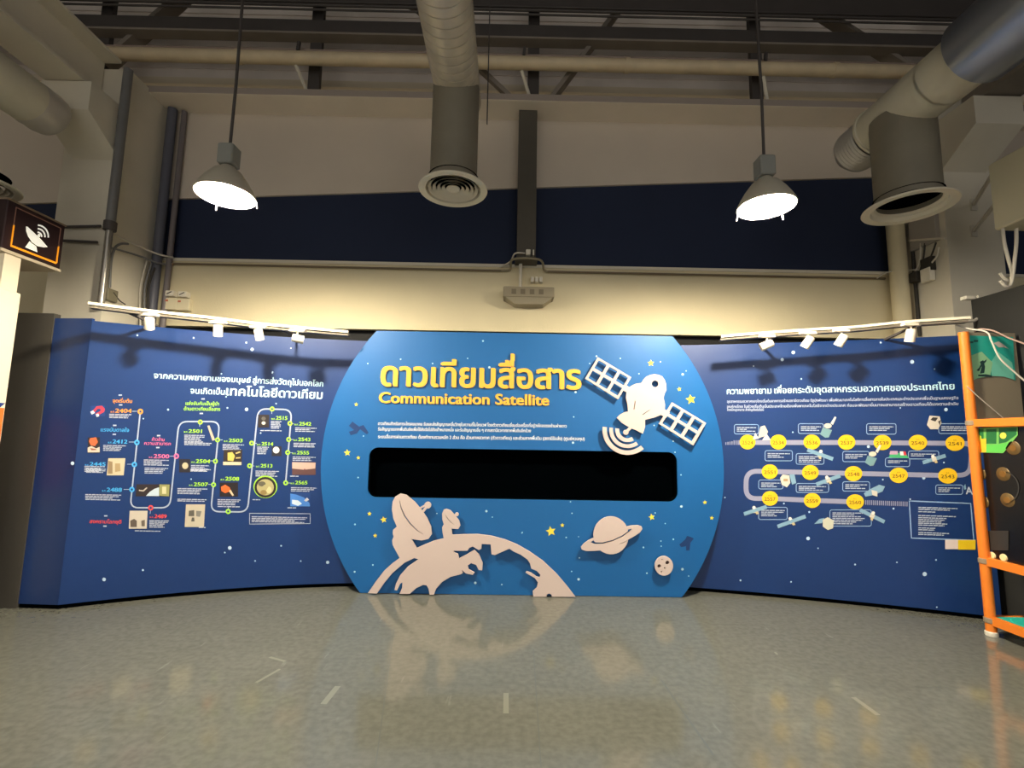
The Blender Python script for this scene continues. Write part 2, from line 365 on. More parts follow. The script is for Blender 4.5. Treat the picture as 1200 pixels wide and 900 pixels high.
# ------------------------------------------------------------------ print and lettering helpers
class Flat:
    def __init__(s, Y): s.Y = Y
    def hit(s, x, y): p = atY(x, y, s.Y); return (p.x, p.z)
    def pos(s, a, b, off): return Vector((a, s.Y-off, b))
class FlatX:          # plane x = const
    def __init__(s, X): s.X = X
    def hit(s, x, y): p = atX(x, y, s.X); return (p.y, p.z)
    def pos(s, a, b, off): return Vector((s.X-off*(1 if s.X > 0 else -1), a, b))
class Curved:
    def __init__(s, c): s.c = c
    def f(s, x): return s.c[0]*x*x+s.c[1]*x+s.c[2]
    def hit(s, x, y):
        d = ray(x, y); Y = 4.4
        for _ in range(25): Y = .5*Y+.5*s.f(d.x/d.y*Y)
        p = O+d*(Y/d.y); return (p.x, p.z)
    def pos(s, a, b, off):
        g = 2*s.c[0]*a+s.c[1]; n = Vector((g, -1, 0)).normalized()
        return Vector((a, s.f(a), b))+n*off
_G = {}
def glyph(body):
    """triangles of a string set in Blender's own font, as layers whose strokes do not cross"""
    if body in _G: return _G[body]
    c = bpy.data.curves.new('lettering', 'FONT'); c.body = body; c.size = 1; c.resolution_u = 3; c.fill_mode = 'NONE'
    o = bpy.data.objects.new('lettering', c); COL.objects.link(o)
    dg = bpy.context.evaluated_depsgraph_get(); dg.update()
    me = o.evaluated_get(dg).to_mesh()
    V = [(p.co.x, p.co.y) for p in me.vertices]; par = list(range(len(V)))
    def find(a):
        while par[a] != a: par[a] = par[par[a]]; a = par[a]
        return a
    for e in me.edges: par[find(e.vertices[0])] = find(e.vertices[1])
    o.evaluated_get(dg).to_mesh_clear(); bpy.data.objects.remove(o); bpy.data.curves.remove(c)
    loops = {}
    for i in range(len(V)): loops.setdefault(find(i), []).append(V[i])
    L = [l for l in loops.values() if len(l) > 2]
    def sa(l): return sum(l[i-1][0]*l[i][1]-l[i][0]*l[i-1][1] for i in range(len(l)))/2
    def inside(p, l):
        r = False
        for i in range(len(l)):
            (x1, y1), (x2, y2) = l[i-1], l[i]
            if (y1 > p[1]) != (y2 > p[1]) and p[0] < (x2-x1)*(p[1]-y1)/(y2-y1)+x1: r = not r
        return r
    A_ = [sa(l) for l in L]
    hole = [any(A_[i]*A_[k] < 0 and abs(A_[k]) > abs(A_[i]) and inside(L[i][0], L[k]) for k in range(len(L))) for i in range(len(L))]
    outs = [l for l, h in zip(L, hole) if not h]; holes = [l for l, h in zip(L, hole) if h]
    layers = []; boxes = []
    for l in outs:
        hs = [h for h in holes if inside(h[0], l)]
        lo = (min(p[0] for p in l), min(p[1] for p in l)); hi = (max(p[0] for p in l), max(p[1] for p in l))
        k = 0
        while k < len(layers) and any(lo[0] < b[1][0] and hi[0] > b[0][0] and lo[1] < b[1][1] and hi[1] > b[0][1] for b in boxes[k]): k += 1
        if k == len(layers): layers.append(([], [])); boxes.append([])
        boxes[k].append((lo, hi)); v, f = layers[k]; flat = l+[p for h in hs for p in h]; n = len(v)
        for t in tessellate_polygon([[Vector((a, b, 0)) for a, b in q] for q in [l]+hs]):
            (ax, ay), (bx, by), (cx_, cy_) = (flat[i] for i in t); ar = (bx-ax)*(cy_-ay)-(cx_-ax)*(by-ay)
            if abs(ar) > 1e-12: f.append(tuple(i+n for i in (t if ar > 0 else reversed(t))))
        v += flat
    _G[body] = layers; return layers
def xs_of(layers): return [p[0] for v, f in layers for p in v]
def xmax(b): return max(xs_of(glyph(b)))
def adv(prefix): return 0.0 if not prefix else xmax(prefix+'l')-xmax('l')
UPV = 'ัิีึืํ'
def layout(body):
    out = ''; marks = []
    for i, ch in enumerate(body):
        if ch in '่้' and i and body[i-1] in UPV: marks.append(adv(out)); continue
        out += ch
    layers = list(glyph(out))
    if marks:     # tone marks stacked over an upper vowel
        v, f = [], []
        for q in marks:
            n = len(v); v += [(q-.14, .80), (q-.07, .80), (q-.07, .98), (q-.14, .98)]; f.append((n, n+1, n+2, n+3))
        layers.append((v, f))
    return layers
def is_thai(s): return any('\u0e00' <= c <= '\u0e7f' for c in s)
def ref_h(s):
    v, f = glyph('ก' if is_thai(s) else 'H')[0]; return max(p[1] for p in v)
def text(mb, S, body, x0, y0, x1, y1, h, bold=0.0, off=.0015, italic=0.0):
    LY = layout(body); xs = xs_of(LY); a, b = min(xs), max(xs)
    p0 = S.hit(x0, y0); p1 = S.hit(x1, y1); q = S.hit(x0, y0-h); sv = (q[1]-p0[1])/ref_h(body)
    du = (p1[0]-p0[0])/(b-a); dv = (p1[1]-p0[1])/(b-a)
    shifts = [(0, 0)] if not bold else [(0, 0), (-bold, 0), (bold, 0), (0, bold*.6), (0, -bold*.6)]
    for k, (sx, sy) in enumerate(shifts):
        for j, (vv, ff) in enumerate(LY):
            vs = []
            for x, y in vv:
                x2 = (x-a)+sx+italic*y; y2 = y+sy
                vs.append(S.pos(p0[0]+du*x2, p0[1]+dv*x2+sv*y2, off+.0001*k+.00055*j))
            mb.add(vs, ff)
def boundary(f):
    e = {}
    for t in f:
        for i in range(len(t)):
            a, b = t[i], t[(i+1) % len(t)]
            if (b, a) in e: del e[(b, a)]
            else: e[(a, b)] = 1
    return list(e)
def raised(mb, S, v, f, o0, o1, pts):
    n = len(v); fr = [S.pos(*p, o1) for p in pts]; bk = [S.pos(*p, o0) for p in pts]
    mb.add(fr+bk, list(f)+[(b, a, a+n, b+n) for a, b in boundary(f)])
def clusters(body):
    out = []; 
    for ch in body:
        if out and ('\u0e31' == ch or '\u0e34' <= ch <= '\u0e3a' or '\u0e47' <= ch <= '\u0e4e'): out[-1] += ch
        else: out.append(ch)
    return out
def raised_letters(S, body, x0, y0, x1, y1, h, bold, m, parent, o0, o1, name='letter'):
    xs = xs_of(layout(body)); a, b = min(xs), max(xs)
    p0 = S.hit(x0, y0); p1 = S.hit(x1, y1); q = S.hit(x0, y0-h); sv = (q[1]-p0[1])/ref_h(body)
    du = (p1[0]-p0[0])/(b-a); dv = (p1[1]-p0[1])/(b-a); pre = ''
    for cl_ in clusters(body):
        base = adv(pre.replace('่', '')) if pre else 0.0
        pre += cl_
        if cl_ == ' ': continue
        LY = layout(cl_); mb = MB()
        # each cluster is thickened in two directions so the strokes read heavy
        for k, (sx, sy) in enumerate([(0, 0), (-bold, 0), (bold, 0), (-bold, bold*.5), (bold, -bold*.5), (0, bold*.6), (0, -bold*.6)]):
            for j, (vv, ff) in enumerate(LY):
                pts = [(p0[0]+du*(x+base-a+sx), p0[1]+dv*(x+base-a)+sv*(y+sy)) for x, y in vv]
                raised(mb, S, vv, ff, o0+.0001*k, o1+.00015*k+.0012*j, pts)
        mb.build(name, m, parent)
def poly(mb, S, loops, off=.0015, o0=None, px=True):
    """filled polygon with holes, flat (off) or raised from o0 to off"""
    L = [[S.hit(*p) if px else p for p in lp] for lp in loops]
    tris = tessellate_polygon([[Vector((a, b, 0)) for a, b in lp] for lp in L])
    flat = [p for lp in L for p in lp]
    def area(t):
        (ax, ay), (bx, by), (cx, cy) = (flat[i] for i in t); return (bx-ax)*(cy-ay)-(cx-ax)*(by-ay)
    tris = [t if area(t) > 0 else tuple(reversed(t)) for t in tris if abs(area(t)) > 1e-12]
    if o0 is None: mb.add([S.pos(a, b, off) for a, b in flat], tris)
    else:
        n = len(flat); mb.add([S.pos(a, b, off) for a, b in flat]+[S.pos(a, b, o0) for a, b in flat], list(tris)+[tuple(i+n for i in reversed(t)) for t in tris]+[(b, a, a+n, b+n) for a, b in boundary(tris)])
def circ(cx, cy, rx, ry=None, n=20, a0=0, a1=360):
    ry = ry or rx; k = n if a1-a0 >= 360 else n+1
    return [(cx+rx*math.cos(math.radians(a0+(a1-a0)*i/n)), cy+ry*math.sin(math.radians(a0+(a1-a0)*i/n))) for i in range(k)]
def quad(mb, S, x0, y0, x1, y1, off=.0015, **k): poly(mb, S, [[(x0, y1), (x1, y1), (x1, y0), (x0, y0)]], off, **k)
def ribbon(mb, S, pts, wpx, off=.0015, closed=False):
    """flat stroke along picture points"""
    Q = []
    for i, a in enumerate(pts):
        Q.append(a)
        if i < len(pts)-1 or closed:
            b = pts[(i+1) % len(pts)]; k = int(math.hypot(b[0]-a[0], b[1]-a[1])/9)
            Q += [(a[0]+(b[0]-a[0])*j/(k+1), a[1]+(b[1]-a[1])*j/(k+1)) for j in range(1, k+1)]
    P = [Vector((x, y, 0)) for x, y in Q]; n = len(P); vs = []; fs = []
    for i in range(n):
        a = P[(i-1) % n] if (closed or i) else P[0]; b = P[(i+1) % n] if (closed or i < n-1) else P[-1]
        d = (b-a).normalized(); nn = Vector((-d.y, d.x, 0))*wpx/2
        for q in (P[i]+nn, P[i]-nn): vs.append(S.pos(*S.hit(q.x, q.y), off))
    for i in range(n if closed else n-1):
        j = (i+1) % n; fs.append((2*i, 2*j, 2*j+1, 2*i+1))
    mb.add(vs, fs)
def rrect(x0, y0, x1, y1, r, n=4):
    out = []
    for cx, cy, a in ((x1-r, y0+r, -90), (x1-r, y1-r, 0), (x0+r, y1-r, 90), (x0+r, y0+r, 180)):
        out += circ(cx, cy, r, n=n, a0=a, a1=a+90)
    return out
def rounded(pts, r, n=5):
    out = [pts[0]]
    for i in range(1, len(pts)-1):
        p = Vector(pts[i]); a = Vector(pts[i-1]); b = Vector(pts[i+1])
        r1 = min(r, (a-p).length/2, (b-p).length/2); s = p+(a-p).normalized()*r1; e = p+(b-p).normalized()*r1
        for k in range(n+1):
            t = k/n; q = s*(1-t)**2+p*2*t*(1-t)+e*t*t; out.append((q.x, q.y))
    out.append(pts[-1]); return out
def body_lines(mb, S, x0, y0, x1, n, pitch=2.0, hh=1.0, slope=0.0, seed=1, ragged=.3):
    rnd = random.Random(seed)
    for k in range(n):
        x = x0; y = y0+k*pitch; xe = x1-(rnd.random()*ragged*(x1-x0) if k else 0)
        while x < xe:
            wd = rnd.uniform(2.5, 7); q = min(x+wd, xe); sy = slope*(x-x0)
            quad(mb, S, x, y+sy, q, y+sy+hh); x = q+.6
def dot(mb, S, x, y, r, off=.0012, n=8): poly(mb, S, [circ(x, y, r, n=n)], off)
def star(x, y, r, rot=0):
    out = []
    for i in range(10):
        rr = r if i % 2 == 0 else r*.45; a = math.radians(-90+36*i+rot); out.append((x+rr*math.cos(a), y+rr*math.sin(a)))
    return out
def pmat(rgb): return mat('print_%d_%d_%d' % rgb, rgb, .5)
def photo(S, parent, x0, y0, x1, y1, base, blobs=(), skew=0, name='photo_print'):
    """a small printed picture: a ground and the shapes seen in it, one print"""
    root = MB(); poly(root, S, [[(x0, y1), (x1, y1), (x1+skew, y0), (x0+skew, y0)]], .0016)
    r = root.build(name, pmat(base), parent)
    W, Hh = x1-x0, y1-y0
    for k, (rgb, pts) in enumerate(blobs):
        m = MB()
        if len(pts) == 4 and not isinstance(pts[0], tuple):
            cx, cy, rx, ry = pts; P = circ(x0+cx*W, y0+cy*Hh, rx*W, ry*Hh, 14)
        else: P = [(x0+a*W, y0+b*Hh) for a, b in pts]
        poly(m, S, [P], .0034+.0007*k); m.build('printed_shape', pmat(rgb), r)
    return r

# ------------------------------------------------------------------ the round central board
YB = 4.53
board = empty('display_board', (.155, YB, 0), 'large round blue exhibition board with flat top and a black screen slot', 'board')
BF = Flat(YB)
cx, cz, R = .155, 1.215, 1.92
out = []; a0 = math.degrees(math.asin((2.468-cz)/R)); a1 = math.degrees(math.asin((0-cz)/R))
Rx = R
for i in range(49): a = math.radians(a1+(a0-a1)*i/48); out.append((cx+Rx*math.cos(a), cz+R*math.sin(a)))
for i in range(49): a = math.radians(180-a0+(a0-a1)*i/48); out.append((cx+Rx*math.cos(a), cz+R*math.sin(a)))
out = [(x, max(0.004, z)) for x, z in out]
slot_c = [BF.hit(*p) for p in ((432, 524), (793, 530), (795, 588), (431, 583))]
sx0 = (slot_c[0][0]+slot_c[3][0])/2; sx1 = (slot_c[1][0]+slot_c[2][0])/2; sz1 = (slot_c[0][1]+slot_c[1][1])/2; sz0 = (slot_c[2][1]+slot_c[3][1])/2
slot = rrect(sx0, sz0, sx1, sz1, .085, 8)
o = MB(); poly(o, BF, [out, slot], 0, -.02, px=False)
face = o.build('front_panel', BOARD, board)
o = MB(); n = len(out)
o.add([BF.pos(a, b, -.02) for a, b in out]+[BF.pos(a*.995+.0008, b*.998, -.16) for a, b in out], [(i, (i+1) % n, (i+1) % n+n, i+n) for i in range(n)])
o.build('side_rim', BOARDSIDE, board)
o = MB(); n = len(slot)
o.add([BF.pos(a, b, -.019) for a, b in slot]+[BF.pos(a, b, -.10) for a, b in slot], [(i, (i+1) % n, (i+1) % n+n, i+n) for i in range(n)])
o.build('slot_lining', BLACK, board)
o = MB(); poly(o, BF, [slot], -.095, px=False); o.build('screen', SCREEN, board)

# lettering
heading = None
raised_letters(BF, 'ดาวเทียมสื่อสาร', 447, 452, 680, 456, 22.5, .030, YELLOW, board, .0, .014)
raised_letters(BF, 'Communication Satellite', 444.5, 472, 643, 475, 12.2, .032, YELLOW, board, .0, .010)
o = MB()
text(o, BF, 'ดาวเทียมสำหรับภาระโทรคมนาคม รับและส่งสัญญาณคลื่นวิทยุในความถี่ไมโครเวฟ โดยตัวดาวเทียมเชื่อมต่อเครื่องที่อยู่วงโคจรตรงข้ามฝ่ายดาว', 443, 498, 664, 501, 2.9, .02)
text(o, BF, 'รับสัญญาณจากพื้นดินจึงเพื่อใช้ส่งต่อไปยังเป้าหมายหนึ่ง และรับสัญญาณอื่น ๆ จากสถานีอวกาศภาคพื้นดินอีกด้วย', 443, 504.5, 622, 506.5, 2.9, .02)
text(o, BF, 'ระบบสื่อสารผ่านดาวเทียม ต้องทำงานรวมหลัก 2 ส่วน คือ ส่วนภาคอวกาศ (ตัวดาวเทียม) และส่วนภาคพื้นดิน (สถานีรับส่ง) (ศูนย์ควบคุม)', 443, 513.5, 685, 516, 3.0, .022)
o.build('body_lettering', PW, board)['kind'] = 'stuff'
# printed stars
YEL = pmat((240, 216, 70)); o = MB()
for x, y, r in ((407, 530.5, 4.3), (420, 536.5, 2.6), (417.5, 474, 2.6), (449.7, 609, 4.2), (433, 602, 2.8), (439.7, 627.7, 2.8), (645.5, 622.5, 6.3), (659, 615.5, 2.8), (763.7, 606, 4.2),
               (762.7, 425.5, 4.2), (796, 456, 2.8), (809.5, 468, 6.3), (826, 588.7, 2.8), (834, 607, 2.8)):
    s = MB(); poly(s, BF, [star(x, y, r, random.uniform(-12, 12))], .0016); s.build('printed_star', YEL, board)
o = MB()
for x, y, r in ((437, 662, 1.2), (586, 462, 0), (570, 599, 1.7), (577, 606, .9), (557, 683, 1.8), (588, 685, 1.1), (612, 624, 1), (699, 417.5, 1.3), (674.5, 459.5, 1.6), (800, 438.7, 1.8), (804, 434.6, .9),
               (671.5, 518.8, 1.7), (727, 420, .9), (774, 424, 1), (791, 530, 1), (798, 556.5, 1), (798.4, 593.5, 1.8), (798.6, 449+218, 1), (807, 675, .9), (799.5, 667, 1.9), (678, 678.8, 1.9), (758, 671.7, 1.2),
               (754, 641.5, 1.3), (789, 632, 1.2), (774.5, 634, .9), (774.8, 640, .9), (668.5, 588, 1), (670.3, 601.5, 1), (663.5, 629.8, 1.1), (679, 653.7, 1), (669.8, 669.6, 1), (678, 629, .8), (767.8, 601, 1), (779.5, 613.5, .9),
               (416, 614.5, 1.3), (415.6, 670, 1.4), (419.7, 559.6, 1.1), (512, 601.7, .9), (611.6, 624.6, .9), (431, 426, .9), (469.5, 421, 1), (507, 426, 1), (566, 399.6, 1.4), (573.5, 430.5, 1.7), (548, 420, .9), (426, 511, .9),
               (766.5, 498.5, 1), (748.8, 438, .9), (672.3, 488.6, 1), (691, 426, .9), (788.8, 517, 1)):
    if r: dot(o, BF, x, y, r*.85)
o.build('printed_dots', pmat((190, 220, 240)), board)['kind'] = 'stuff'
DN = pmat((18, 52, 106))
for pts in ([(409, 499), (413, 494), (421, 500), (426, 498), (432, 507), (430, 509), (422, 503), (418, 508), (411, 510), (409, 506), (415, 504)],
            [(796, 638), (803, 632), (805, 628), (809, 629), (813, 631), (809, 636), (808, 645), (804, 645), (804, 640), (798, 641)]):
    s = MB(); poly(s, BF, [pts], .0016); s.build('printed_satellite', DN, board)

# ------------------------------------------------------------------ white cut-outs fixed proud of the board
C0, C1 = .026, .045
CF = Flat(YB-C1)
class Front(Flat):
    """hits on the cut-out's own front face; offsets are measured from the board"""
    def pos(s, a, b, off): return Vector((a, YB-off, b))
CF = Front(YB-C1)
def tr5(ox, oy): return lambda pts: [(ox+x/5, oy+y/5) for x, y in pts]
A = tr5(620, 380); B = tr5(380, 540); D = tr5(620, 540)
EDGE = WHITE
sat = empty('satellite_cutout', (1.35, YB-.03, 1.9), 'white satellite cut-out with two barred solar wings at upper right of board', 'cutout', 'white cut-outs on the blue board')
bodyp = [(690,305),(712,296),(735,292),(760,296),(780,305),(795,325),(803,350),(805,385),(795,405),(788,430),(797,470),(795,510),(770,532),(735,546),(680,560),(680,600),(667,642),(630,622),(590,605),(545,578),(514,548),(535,528),(560,515),(582,510),(578,470),(568,430),(572,395),(596,362),(625,348),(660,343),(672,322)]
slits = [[(620,448),(625,448),(617,500),(612,500)], [(705,500),(708,503),(667,532),(663,529)]]
o = MB(); poly(o, CF, [A(bodyp), A(circ(739, 349, 20, n=18))]+[A(s_) for s_ in slits], C1, C0); o.build('satellite_body', WHITE, sat)
o = MB(); poly(o, CF, [A(circ(568, 633, 15, n=16))], C1, C0); poly(o, CF, [A([(590,600),(604,608),(580,632),(566,625)])], C1+.0002, C0); o.build('feed_horn', WHITE, sat)
def wing(c, arm):
    (ax, ay), (bx, by), (cx_, cy_), (dx, dy) = c    # a->b long side, a->d short side
    U = Vector((bx-ax, by-ay)); V = Vector((dx-ax, dy-ay)); P = Vector((ax, ay)); holes = []
    for i in range(3):
        for j in range(2):
            u0 = .062+i*.318; u1 = u0+.24; v0 = .085+j*.475; v1 = v0+.36
            holes.append([tuple(P+U*u+V*v) for u, v in ((u0, v0), (u1, v0), (u1, v1), (u0, v1))])
    m = MB(); poly(m, CF, [A(c)]+[A(h_) for h_ in holes], C1+.0002, C0); m.build('solar_wing', WHITE, sat)
    m = MB(); poly(m, CF, [A(arm)], C1+.0004, C0); m.build('wing_arm', WHITE, sat)
wing([(403,192),(600,310),(522,440),(329,318)], [(562,352),(604,378),(588,408),(545,384)])
wing([(838,457),(1038,578),(962,710),(762,583)], [(785,492),(825,516),(803,548),(764,524)])
for k, (r0, r1, ea) in enumerate(((122, 147, 50), (86, 107, 55), (50, 72, 60))):
    o = MB(); poly(o, CF, [A(circ(578, 618, r1, n=22, a0=ea, a1=187)+list(reversed(circ(578, 618, r0, n=22, a0=ea, a1=187))))], C1, C0); o.build('signal_wave', WHITE, sat)

earth = empty('earth_cutout', (.1, YB-.03, 0), 'white earth cut-out with two radar dishes at the foot of the board', 'cutout', 'white cut-outs on the blue board')
E_out = [(255,776),(300,710),(350,645),(400,600),(442,570),(420,530),(400,492),(397,465),(407,445),(401,425),(403,405),(425,385),(405,340),(396,285),(400,240),(415,210),(445,192),(480,200),(530,240),(570,288),(602,335),(625,385),(630,430),(610,458),(570,467),(510,458),(542,512),(590,490),(640,470),(700,455),(693,420),(690,390),(700,372),(692,345),(690,310),(700,287),(715,281),(740,291),(765,318),(790,350),(797,380),(785,400),(745,398),(750,434),(820,431),(900,430),(980,440),(1060,462),(1130,490),(1200,530),(1280,585),(1360,660),(1420,730),(1472,797),
 (1333,797),(1333,786),(1318,777),(1303,784),(1303,797),(1225,797),(1222,765),(1245,745),(1253,715),(1235,688),(1200,668),(1180,656),(1186,648),(1215,657),(1245,680),(1262,684),(1268,670),(1245,645),(1213,632),(1205,600),(1190,578),(1150,550),(1110,532),(1085,515),(1050,530),(1000,552),(980,548),(975,490),(922,487),(920,515),(905,523),(870,502),(850,510),(838,527),(755,527),(762,538),(783,545),(790,573),(830,552),(880,523),(907,550),(928,600),(925,642),(905,640),(890,610),(860,600),(840,614),(845,636),(880,655),(870,668),(830,660),(804,637),(812,658),(800,665),(740,680),(690,710),(655,750),(642,785),(617,785),(611,750),(600,730),(580,727),(540,745),(500,780),(440,780),(456,745),(458,713),(445,720),(425,760),(411,757),(420,720),(445,670),(490,620),(552,577),(527,570),(470,597),(400,657),(350,717),(308,778)]
def crescent(pts, w0):
    n = len(pts); L_, R_ = [], []
    for i, (x, y) in enumerate(pts):
        a = pts[max(0, i-1)]; b = pts[min(n-1, i+1)]; d = Vector((b[0]-a[0], b[1]-a[1])).normalized(); ww = w0*math.sin(math.pi*(i+.35)/(n-.3))
        L_.append((x-d.y*ww, y+d.x*ww)); R_.append((x+d.y*ww, y-d.x*ww))
    return L_+R_[::-1]
h1 = crescent([(441,232),(450,275),(470,322),(500,365),(540,405),(580,430)], 4.0); h2 = crescent([(711,318),(722,338),(740,358),(762,373)], 2.0)
o = MB(); poly(o, CF, [B(E_out), B(h1), B(h2)], C1, C0)
# nothing dips below the floor
o.v = [(x, y, max(z, .004)) for x, y, z in o.v]
o.build('earth_and_dishes', WHITE, earth)
o = MB(); poly(o, CF, [B(circ(606, 260, 20, n=16))], C1+.0002, C0)
for q in ([(552,276),(560,284),(594,266),(588,257)], [(572,292),(584,302),(604,274),(592,268)]): poly(o, CF, [B(q)], C1+.0004, C0)
o.build('large_dish_feed', WHITE, earth)
o = MB(); poly(o, CF, [B(circ(777, 314, 11, n=12))], C1+.0002, C0); poly(o, CF, [B([(757,318),(764,328),(780,318),(774,310)])], C1+.0004, C0); o.build('small_dish_feed', WHITE, earth)

pl = empty('ringed_planet_cutout', (1.02, YB-.03, .6), 'white ringed planet cut-out below the right half of the screen slot', 'cutout', 'white cut-outs on the blue board')
P_out = [(380,452)]+[p for p in circ(481, 436, 104, 110, n=14, a0=183, a1=333)]+[(600,380),(640,378),(660,385),(664,400),(650,420),(615,443),(580,462)]+[p for p in circ(481, 438, 103, 110, n=10, a0=18, a1=128)]+[(380,528),(335,529),(309,520),(305,506),(320,487),(350,465)]
slot_r = [(360,478),(377,466),(388,478),(430,479),(490,464),(545,438),(578,415),(580,402),(604,398),(590,416),(552,444),(495,470),(435,487),(385,488)]
o = MB(); poly(o, CF, [D(P_out), D(slot_r), D(crescent([(528,487),(545,482),(562,475),(580,464)], 2))], C1, C0); o.build('planet_and_ring', WHITE, pl)
mo = empty('moon_cutout', (1.46, YB-.03, .35), 'small white cratered moon cut-out at lower right of the board', 'cutout', 'white cut-outs on the blue board')
o = MB(); poly(o, CF, [D(circ(791, 616, 53, 57, n=30))]+[D(circ(x, y, r, n=10)) for x, y, r in ((763,617,11),(811,597,12),(795,629,5),(781,580,4.5),(776,650,4.5))], C1, C0); o.build('moon_disc', WHITE, mo)
o = MB(); poly(o, CF, [D(circ(791, 616, 50, 54, n=24))], C0+.003, C0); o.build('crater_backing', pmat((58, 34, 34)), mo)

# ------------------------------------------------------------------ curved timeline panels
LC = Curved((-.09855308, -.18920118, 4.64429858)); RCV = Curved((-.04386632, -.03702459, 4.93723367))
def curved_panel(S, x0, x1, zt_, parent, name='curved_sheet', zb=.035):
    o = MB(); N = 28; vs = []
    for i in range(N+1):
        x = x0+(x1-x0)*i/N
        for z, off in ((zb, 0), (zt_, 0), (zt_, -.03), (zb, -.03)): vs.append(S.pos(x, z, off))
    fs = []
    for i in range(N):
        for k in range(4): fs.append((i*4+k, (i+1)*4+k, (i+1)*4+(k+1) % 4, i*4+(k+1) % 4))
    fs += [(0, 1, 2, 3), (N*4+3, N*4+2, N*4+1, N*4)]
    o.add(vs, fs, False); o.f = [tuple(reversed(f)) for f in o.f]
    q = o.build(name, PANEL, parent)
    o = MB(); vs = []
    for i in range(N+1):
        x = x0+(x1-x0)*i/N
        for z, off in ((.001, -.012), (zb+.002, -.012), (zb+.002, -.028), (.001, -.028)): vs.append(S.pos(x, z, off))
    o.add(vs, [tuple(reversed(f)) for f in fs]); o.build('black_plinth', BLACK, parent)
    return q
lp = empty('timeline_panel', (-2.6, 4.5, 0), 'tall curved navy timeline panel left of the round board', 'panel', 'curved navy timeline panels')
curved_panel(LC, -3.63, -1.30, 2.40, lp)
# plain end sheet turned towards the viewer
ya = LC.f(-3.63)
o = MB(); o.bar((-3.63, ya+.012, 1.2275), (-3.97, ya+.03, 1.2275), .024, 2.385); o.build('end_sheet', PANEL, lp)
o = MB(); o.bar((-3.63, ya+.02, .018), (-3.97, ya+.038, .018), .02, .034); o.build('black_plinth', BLACK, lp)
rp = empty('timeline_panel', (2.9, 4.5, 0), 'tall curved navy timeline panel right of the round board', 'panel', 'curved navy timeline panels')
curved_panel(RCV, 1.62, 4.12, 2.42, rp)

# left print
o = MB()
text(o, LC, 'จากความพยายามของมนุษย์', 180, 443, 293.5, 448.7, 5.3, .024)
o.build('heading_lettering', pmat((200, 238, 255)), lp); o = MB()
text(o, LC, 'สู่การส่งวัตถุไปนอกโลก', 296, 448.8, 378.5, 453, 5.3, .024)
o.build('heading_lettering', pmat((200, 238, 255)), lp); o = MB()
text(o, LC, 'จนเกิดเป็น', 223, 461, 263, 462.5, 5.4, .024)
o.build('heading_lettering', pmat((200, 238, 255)), lp); o = MB()
text(o, LC, 'เทคโนโลยีดาวเทียม', 265, 463, 377.5, 467.5, 8.2, .026)
o.build('heading_lettering', pmat((200, 238, 255)), lp)
o = MB()
path = rounded([(164.3, 484), (152.5, 595), (199, 595), (209.8, 494), (257.5, 494), (247, 599.5), (290, 600), (302.5, 479), (342, 480), (334.8, 566)], 10, 6)
ribbon(o, LC, path, 1.7, .0012)
for a in ((155, 482, 161, 482), (151, 518, 158, 518), (149, 544, 155, 544), (145, 573.5, 152, 573.5), (199, 534.5, 204, 534.5), (246, 540, 251, 540), (244, 567.6, 248, 567.6), (176.5, 596, 176, 602), (234, 496, 234, 500), (318.5, 480, 318.5, 485), (258, 515.5, 261, 515.5), (298, 519.5, 301, 519.5), (341.5, 496.5, 344.5, 496.5), (340, 515, 344, 515), (339.5, 530.5, 343, 530.5), (336.5, 566, 340.5, 566), (294, 546, 298, 546), (267.5, 597, 268, 593)):
    ribbon(o, LC, [(a[0], a[1]), (a[2], a[3])], .7, .0012)
o.build('timeline_path', pmat((168, 180, 205)), lp)
OR, BL, RD, PK, GR = (246, 152, 60), (70, 170, 235), (228, 76, 80), (226, 110, 160), (166, 224, 60)
for x, y, r, c in ((164.6, 482.3, 3.3, OR), (160.5, 518.5, 3.2, BL), (157.5, 544.3, 3.2, BL), (154.6, 573.6, 3.2, BL), (176.7, 595, 3.2, RD), (206.8, 534.5, 3.2, PK), (234.8, 494.6, 2.9, GR), (255, 515.5, 2.9, GR), (252.5, 540.5, 2.9, GR), (250.3, 568, 2.9, GR),
                   (267.5, 599.3, 3.1, GR), (319, 479.3, 2.9, GR), (295, 519.3, 2.9, GR), (292.6, 545.8, 2.9, GR), (339.8, 496.2, 2.9, GR), (338.4, 515, 2.9, GR), (337.2, 530.3, 2.9, GR), (334.8, 565.8, 2.9, GR)):
    o = MB(); poly(o, LC, [circ(x, y, r, n=14)], .0022); q = o.build('timeline_marker', pmat(c), lp)
    o = MB(); poly(o, LC, [circ(x, y, r*.42, n=8)], .0030); o.build('marker_centre', pmat((20, 60, 120)), q)
